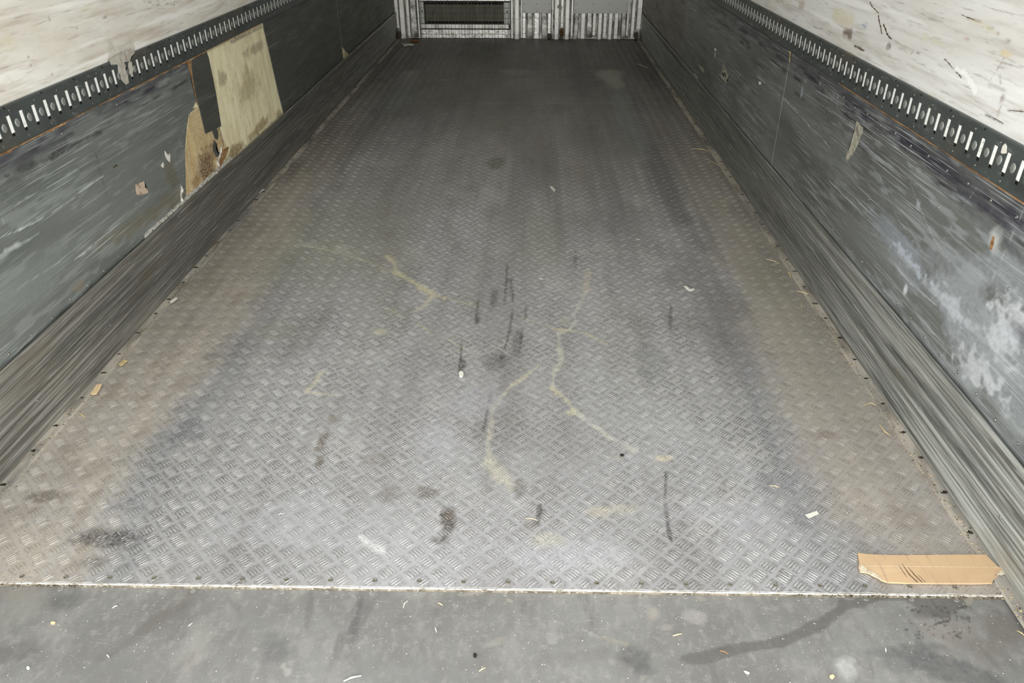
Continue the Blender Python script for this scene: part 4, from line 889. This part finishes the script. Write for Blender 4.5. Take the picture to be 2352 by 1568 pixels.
for px in ([(2071,1294),(2088,1320),(2106,1337),(2109,1337),(2090,1319),(2072,1294)], [(2085,1302),(2099,1320),(2117,1337),(2119.5,1337),(2101,1319),(2086,1302)], [(2108,1320),(2125,1337),(2126.5,1337),(2109,1320)], [(2064,1298),(2077,1318),(2084,1327),(2078,1317),(2065,1298)]):
    mb = MB(); mb.slab([(a-L0.x, b-L0.y, .0001) for a, b, _ in atn(px, 2, cz)], (0,0,.0002)); mb.build('scuff', M['card_mark'], root)
mb = MB(); a = at(1985,1299,2,cz); b = at(2298,1301,2,cz); mb.box((a[0]-L0.x, a[1]-L0.y-.0005, 0), (b[0]-L0.x-.006, a[1]-L0.y+.0003, .0004)); mb.build('crease', M['torn'], root)

floor_slab('paper_scrap', [(1849,1182),(1876,1173),(1881,1180),(1868,1186),(1858,1191),(1853,1186)], .0022, .0006, M['paper'], 'small cream paper label on tread plate up-left of the cardboard strip', 'paper scrap')
floor_slab('wood_chip', [(208,905),(222,884),(234,882),(231,892),(222,905),(214,907)], .008, .002, M['wood'], 'pale wood chip on the left floor flange edge', 'wood chip')
floor_slab('wood_chip', [(272,836),(286,826),(293,829),(283,838),(277,841)], .006, .002, M['straw'], 'small tan wood chip further along the left floor edge', 'wood chip')
floor_slab('paper_scrap', [(390,692),(405,682),(408,686),(398,694),(392,697)], .008, .001, M['paper'], 'small white scrap on left flange halfway along the floor', 'paper scrap')
floor_slab('paper_scrap', [(590,440),(604,432),(606,436),(596,444)], .008, .001, M['paper'], 'tiny white scrap at left floor edge below the torn board', 'paper scrap')
floor_slab('paper_scrap', [(922,100),(935,102),(945,101),(952,102),(949,105),(938,104.5),(928,107)], .006, .006, M['paper'], 'crumpled white paper strip at the far left floor corner', 'paper scrap', .002)
floor_slab('dry_leaf', [(940,95),(948,91),(962,92),(964,95),(950,97)], .008, .004, M['orange'], 'rusty orange leaf at foot of the crumpled slat', 'leaf', .002)
floor_slab('paper_scrap', [(1464,147),(1472,148),(1489,155),(1488,158),(1476,153),(1465,150)], .004, .002, M['oldpaper'], 'grey twisted paper strip near the far right floor edge', 'paper scrap', .001)
floor_slab('plastic_scrap', [(1570,657),(1577,658),(1584,664),(1592,662),(1597,665),(1590,669),(1582,668),(1575,663)], .003, .0015, M['paper'], 'white curled plastic scrap lying right of centre on the tread plate', 'plastic scrap', .001)
floor_slab('pebble', [(1054,860),(1058,856),(1063,857),(1065,862),(1062,867),(1056,867)], .002, .008, M['paper'], 'pale pebble on tread plate at foot of a dark drip', 'pebble')
floor_slab('plastic_scrap', [(1262,428),(1268,429),(1276,436),(1274,441),(1268,436)], .003, .002, M['paper'], 'tiny grey-white twist of plastic on the distant floor centre', 'plastic scrap')
floor_slab('leaf_scrap', [(116,1430),(121,1427),(128,1429),(125,1434),(118,1434)], ZS+.001, .0015, M['wood'], 'cream flake on the sill sheet near the left edge', 'flake')
floor_slab('paper_scrap', [(62,1533),(66,1531),(69,1534),(66,1538),(62,1537)], ZS+.001, .003, M['paper'], 'white crumb near the bottom left of the sill sheet', 'crumb')
floor_slab('plastic_scrap', [(1708,1541),(1714,1541),(1722,1545),(1720,1549),(1713,1547)], ZS+.001, .001, M['paper'], 'white plastic fleck on sill sheet under the dark wet streak', 'plastic scrap')
floor_slab('pebble', [(1087,1503),(1092,1501),(1095,1505),(1093,1511),(1088,1510)], ZS+.0005, .004, M['darkmetal'], 'dark grit lump in the middle of the sill sheet', 'grit')
floor_slab('pebble', [(1424,1044),(1430,1043),(1434,1046),(1430,1048),(1425,1047)], .001, .003, M['darkmetal'], 'small dark grit on tread plate right of centre', 'grit')
floor_slab('wood_chip', [(1905,1552),(1912,1549),(1917,1554),(1912,1560),(1906,1557)], ZS+.001, .002, M['wood'], 'cream chip at bottom edge of sill sheet beside the white smear', 'wood chip')
# straws and splinters: each one alone
def straw(px, z, label, r=.0013, mat=None, name='straw', cat='straw'):
    pts = atn(px, 2, z); mb = MB(); n_ = len(pts)
    mb.tube([(a, b, z+.002*math.sin(math.pi*i/max(n_-1, 1))) for i, (a, b, _) in enumerate(pts)], [r*.6]+[r]*(n_-2)+[r*.5], 6)
    o = mb.build(name, mat or M['straw'], None); tag(o, label, cat)
zf, zq = .0030, ZS+.0018
for px, z, lb, r, mt in [
 ([(1207,1190),(1222,1192),(1235,1195)], zf, 'pale straw on tread plate just above plate edge centre', .0013, 'wood'),
 ([(1768,1115),(1780,1117),(1790,1119)], zf, 'pale straw on tread plate right of centre, above the cream paper label', .0011, 'wood'),
 ([(789,1564),(808,1557),(830,1551)], zq, 'long white splinter at bottom left of centre on the sill sheet', .0020, 'paper'),
 ([(926,1396),(929,1387),(937,1379)], zq, 'bent pale straw on sill sheet left of centre below the rivets', .0012, 'paper'),
 ([(1006,1384),(1011,1387),(1017,1390)], zq, 'short cream splinter on sill sheet below the centre rivets', .0016, 'wood'),
 ([(999,1440),(1001,1446),(1003,1452)], zq, 'short white curl on sill sheet near its middle', .0013, 'paper'),
 ([(1100,1541),(1108,1537),(1115,1533)], zq, 'short pinkish splinter near the bottom centre of the sill sheet', .0015, 'wood'),
 ([(1545,1460),(1556,1458),(1566,1455)], zq, 'cream splinter on sill sheet between the two pale patches', .0016, 'wood'),
 ([(1653,1494),(1663,1497),(1673,1502)], zq, 'golden brown splinter lying across the dark wet streak', .0016, 'ply_edge'),
 ([(2033,1487),(2034,1492),(2035,1497)], zq, 'short white splinter on sill sheet right of the wet streak', .0016, 'paper'),
 ([(2336,1448),(2345,1454),(2356,1462)], zq, 'pale straw at the right edge of the sill sheet', .0013, 'straw'),
 ([(258,1396),(265,1393),(270,1391)], zq, 'short white splinter on left part of the sill sheet', .0015, 'paper'),
 ([(245,1503),(248,1506),(251,1510)], zq, 'tiny curled white fibre on lower left of sill sheet', .0012, 'paper'),
 ([(433,1437),(438,1435),(442,1430)], zq, 'tiny white fibre on sill sheet left of centre', .0012, 'paper'),
 ([(1590,341),(1612,343),(1630,347)], .004, 'green-tinted grass stalk at the right floor edge, third of the way from far end', .0016, 'straw'),
 ([(1625,365),(1640,375),(1652,381)], .004, 'thin straw touching the right flange below the grass stalk', .0014, 'straw'),
 ([(1665,465),(1667,456),(1673,455)], .004, 'small curled straw by the right flange, middle distance', .0014, 'wood'),
 ([(1760,595),(1778,600),(1790,606)], .005, 'pale straw across the right flange, upper of two crossed ones', .0014, 'wood'),
 ([(1830,668),(1842,672),(1858,674)], .005, 'pale straw across the right flange, nearer than the crossed ones', .0014, 'wood'),
 ([(1810,625),(1814,630),(1816,636)], .005, 'stubby tan splinter on right floor edge at mid length', .003, 'straw'),
 ([(1845,690),(1840,700),(1842,712)], .005, 'thin upright-looking straw on right floor edge at mid length', .0012, 'straw'),
 ([(1985,930),(2000,926),(2012,930)], .006, 'straw bundle fibre over a flange screw on right', .0014, 'straw'),
 ([(2020,975),(2032,992),(2045,1000)], .006, 'bent tan fibre on right flange below the screw litter', .0018, 'straw'),
 ([(180,947),(188,953),(194,958)], .004, 'short yellowish splinter on the tread plate beside the left flange', .0020, 'straw'),
 ([(640,1182),(645,1180),(652,1180)], .0032, 'tiny pale splinter on tread plate left of centre', .0012, 'paper'),
 ([(1238,640),(1243,641),(1248,641)], .003, 'tiny white fibre on tread plate near the middle crack line', .0014, 'paper'),
 ([(1461,548),(1466,551),(1471,550)], .003, 'small white squiggle fibre on tread plate, distant right of centre', .0014, 'paper')]:
    straw(px, z, lb, r, M[mt])
def specks(name, n, fn, mat, label, cat, smin=.0008, smax=.0026):
    mb = MB()
    for k in range(n):
        x_, y_, z_ = fn(); s_ = random.uniform(smin, smax); a = random.random()*6.3; e = random.uniform(1, 2.4)
        mb.slab([(x_+s_*e*math.cos(a+t_)*.6-s_*.4*math.sin(a)*math.sin(t_), y_+s_*math.sin(a+t_), z_) for t_ in (0, 1.3, 2.6, 3.9, 5.2)], (0,0,s_*.6), mi=(0,0,1,3,2)[k % 5] if isinstance(mat, list) else 0)
    tag(mb.build(name, mat), label, cat, kind='stuff')
specks('white_crumbs', 520, lambda: (random.uniform(-1.2,1.2), random.uniform(.75,1.105), ZS+.0003), M['paper'], 'scattered white crumbs and specks on the grey sill sheet', 'crumbs', .0003, .0010)
specks('white_specks', 160, lambda: (random.uniform(-1.1,1.1), random.uniform(1.14,3.5), .0012), M['paper'], 'scattered white specks on the tread plate', 'specks', .0004, .0013)
def edge_pos():
    return (random.choice((-1,1,1))*min(random.gauss(1.205,.008), 1.226), 1.0+random.random()**1.4*6.0, random.uniform(.0035,.0055))
specks('edge_litter', 2600, edge_pos, [M['litter'], M['straw'], M['wood'], M['flange']], 'dark dirt, chaff and straw bits gathered along both floor edges', 'dirt', .0004, .0017)
specks('sealant_grit', 260, lambda: (lambda x_: (x_, edge_y(x_)+random.uniform(-.008,.002), -.004))(random.choice((random.uniform(-1.15,-.85), random.uniform(.75,1.19), random.uniform(.75,1.19)))), M['litter'], 'dark grit stuck along the near edge of the tread plate', 'grit', .0006, .0020)

# scraps stuck on the walls
def ws(name, sg, px, mat, label, cat='scrap', x=1.2462, th=.0008, parent=None):
    return wall_slab(name, sg, px, x, th, mat, label, cat, parent)
o = ws('paper_scrap', 1, [(1662,147),(1666,158),(1672,170),(1674,175),(1669,185),(1670,190),(1666,191),(1663,186),(1656,176),(1655,172),(1658,165)], M['oldpaper'], 'small diamond-shaped paper scrap with black marks on dark right wall panel', 'paper scrap')
for px in ([(1658,168),(1661,166),(1665,176),(1662,177)], [(1663,165.5),(1666,167),(1668,174),(1666,174.5)]):
    wall_slab('black_mark', 1, px, 1.2453, .0003, M['black'], parent=o)
ws('tape_scrap', 1, [(1968,278),(1973,283),(1976,288),(1982,292),(1981,303),(1974,320),(1970,333),(1960,352),(1952,362),(1947,371),(1943,364),(1945,352),(1953,335),(1958,315),(1963,300)], M['oldpaper'], 'long pale grey tape remnant on near right wall panel', 'tape')
ws('paper_scrap', 1, [(1604,145),(1609,152),(1614,154),(1618,165),(1615,167),(1611,160),(1606,154)], M['oldpaper'], 'short pale tape shred left of the diamond scrap on right wall', 'tape')
ws('paper_scrap', 1, [(1592,168),(1597,170),(1602,178),(1605,186),(1600,184),(1594,176)], M['paper'], 'white paint flake at top edge of the right kick rail, far half', 'flake')
ws('paper_scrap', 1, [(1641,110),(1645,112),(1645,117),(1642,117)], M['paper'], 'tiny white flake on right wall panel above the short tape shred', 'flake')
ws('paper_scrap', 1, [(1641,120),(1643.5,120),(1643,134),(1641,134)], M['oldpaper'], 'thin upright grey flake just under the tiny white flake', 'flake')
ws('paper_scrap', 1, [(1743,187),(1748,188),(1748,194),(1743,194)], M['paper'], 'small square white flake on right wall panel beside the diamond scrap', 'flake')
ws('lining_sliver', 1, [(1813,117),(1818,117),(1816,128),(1815,142),(1813,140),(1814,128)], M['straw'], 'thin tan splinter hanging below the right cargo rail at the seam', 'splinter')
ws('lining_sliver', 1, [(1842,126),(1846,127),(1850,135),(1845,136)], M['wood'], 'tiny cream blob under the right cargo rail next to the tan splinter', 'flake')
ws('paper_scrap', -1, [(311,424),(331,416),(333,430),(338,435),(341,442),(331,446),(319,449),(314,446),(312,435)], M['pinkscrap'], 'square pinkish-beige paper scrap on near left wall panel', 'paper scrap')
ws('paper_scrap', -1, [(378,346),(383,353),(386,356),(390,352),(391,359),(390,373),(384,367),(379,357)], M['paper'], 'jagged cream flake on left wall panel near the torn board', 'flake')
ws('paper_scrap', -1, [(369,380),(374,372),(376,377),(376,385),(372,384)], M['paper'], 'small white triangular flake below the jagged cream flake on left wall', 'flake')
ws('paper_scrap', -1, [(258,384),(268,377),(271,380),(262,385)], M['litter'], 'small dark smudge flake on near left wall panel', 'flake')
# tape hanging over the left rail
tp = wall_slab('tape_patch', -1, [(251,138),(280,120),(309,112),(309,122),(302,129),(298,141),(284,143),(270,148),(255,149)], 1.2372, .0005, M['tape'], 'ragged grey clear-tape patch hanging over the left cargo rail', 'tape')
wall_slab('torn_tail', -1, [(270,148),(284,143),(289,150),(288,160),(293,170),(296,190),(289,195),(280,185),(272,170)], 1.2370, .0005, M['tape'], parent=tp)
wall_slab('torn_tail', -1, [(296,141),(302,141),(306,160),(303,176),(297,168),(294,152)], 1.2370, .0005, M['tape'], parent=tp)
wall_slab('white_flake', 1, [(2310,329),(2313,336),(2312,352),(2302,353),(2299,350),(2301,342),(2304,334)], 1.2375, .0006, M['paper'], 'small white arrow-shaped flake stuck on right cargo rail between near slots', 'flake')
o = wall_slab('paper_shred', 1, [(0,0),(1,0),(0,1)], 1.2, .001, M['oldpaper']) if False else None
mb = MB(); mb.slab([(bu(u), 8.052, bz(v)) for u, v in ((1279,13),(1283,9),(1288,11),(1290,17),(1287,22),(1283,16),(1279,18))], (0,-.004,0)); tag(mb.build('paper_shred', M['oldpaper']), 'grey paper shred stuck on raised slat right of the smaller cover sheet', 'paper scrap')
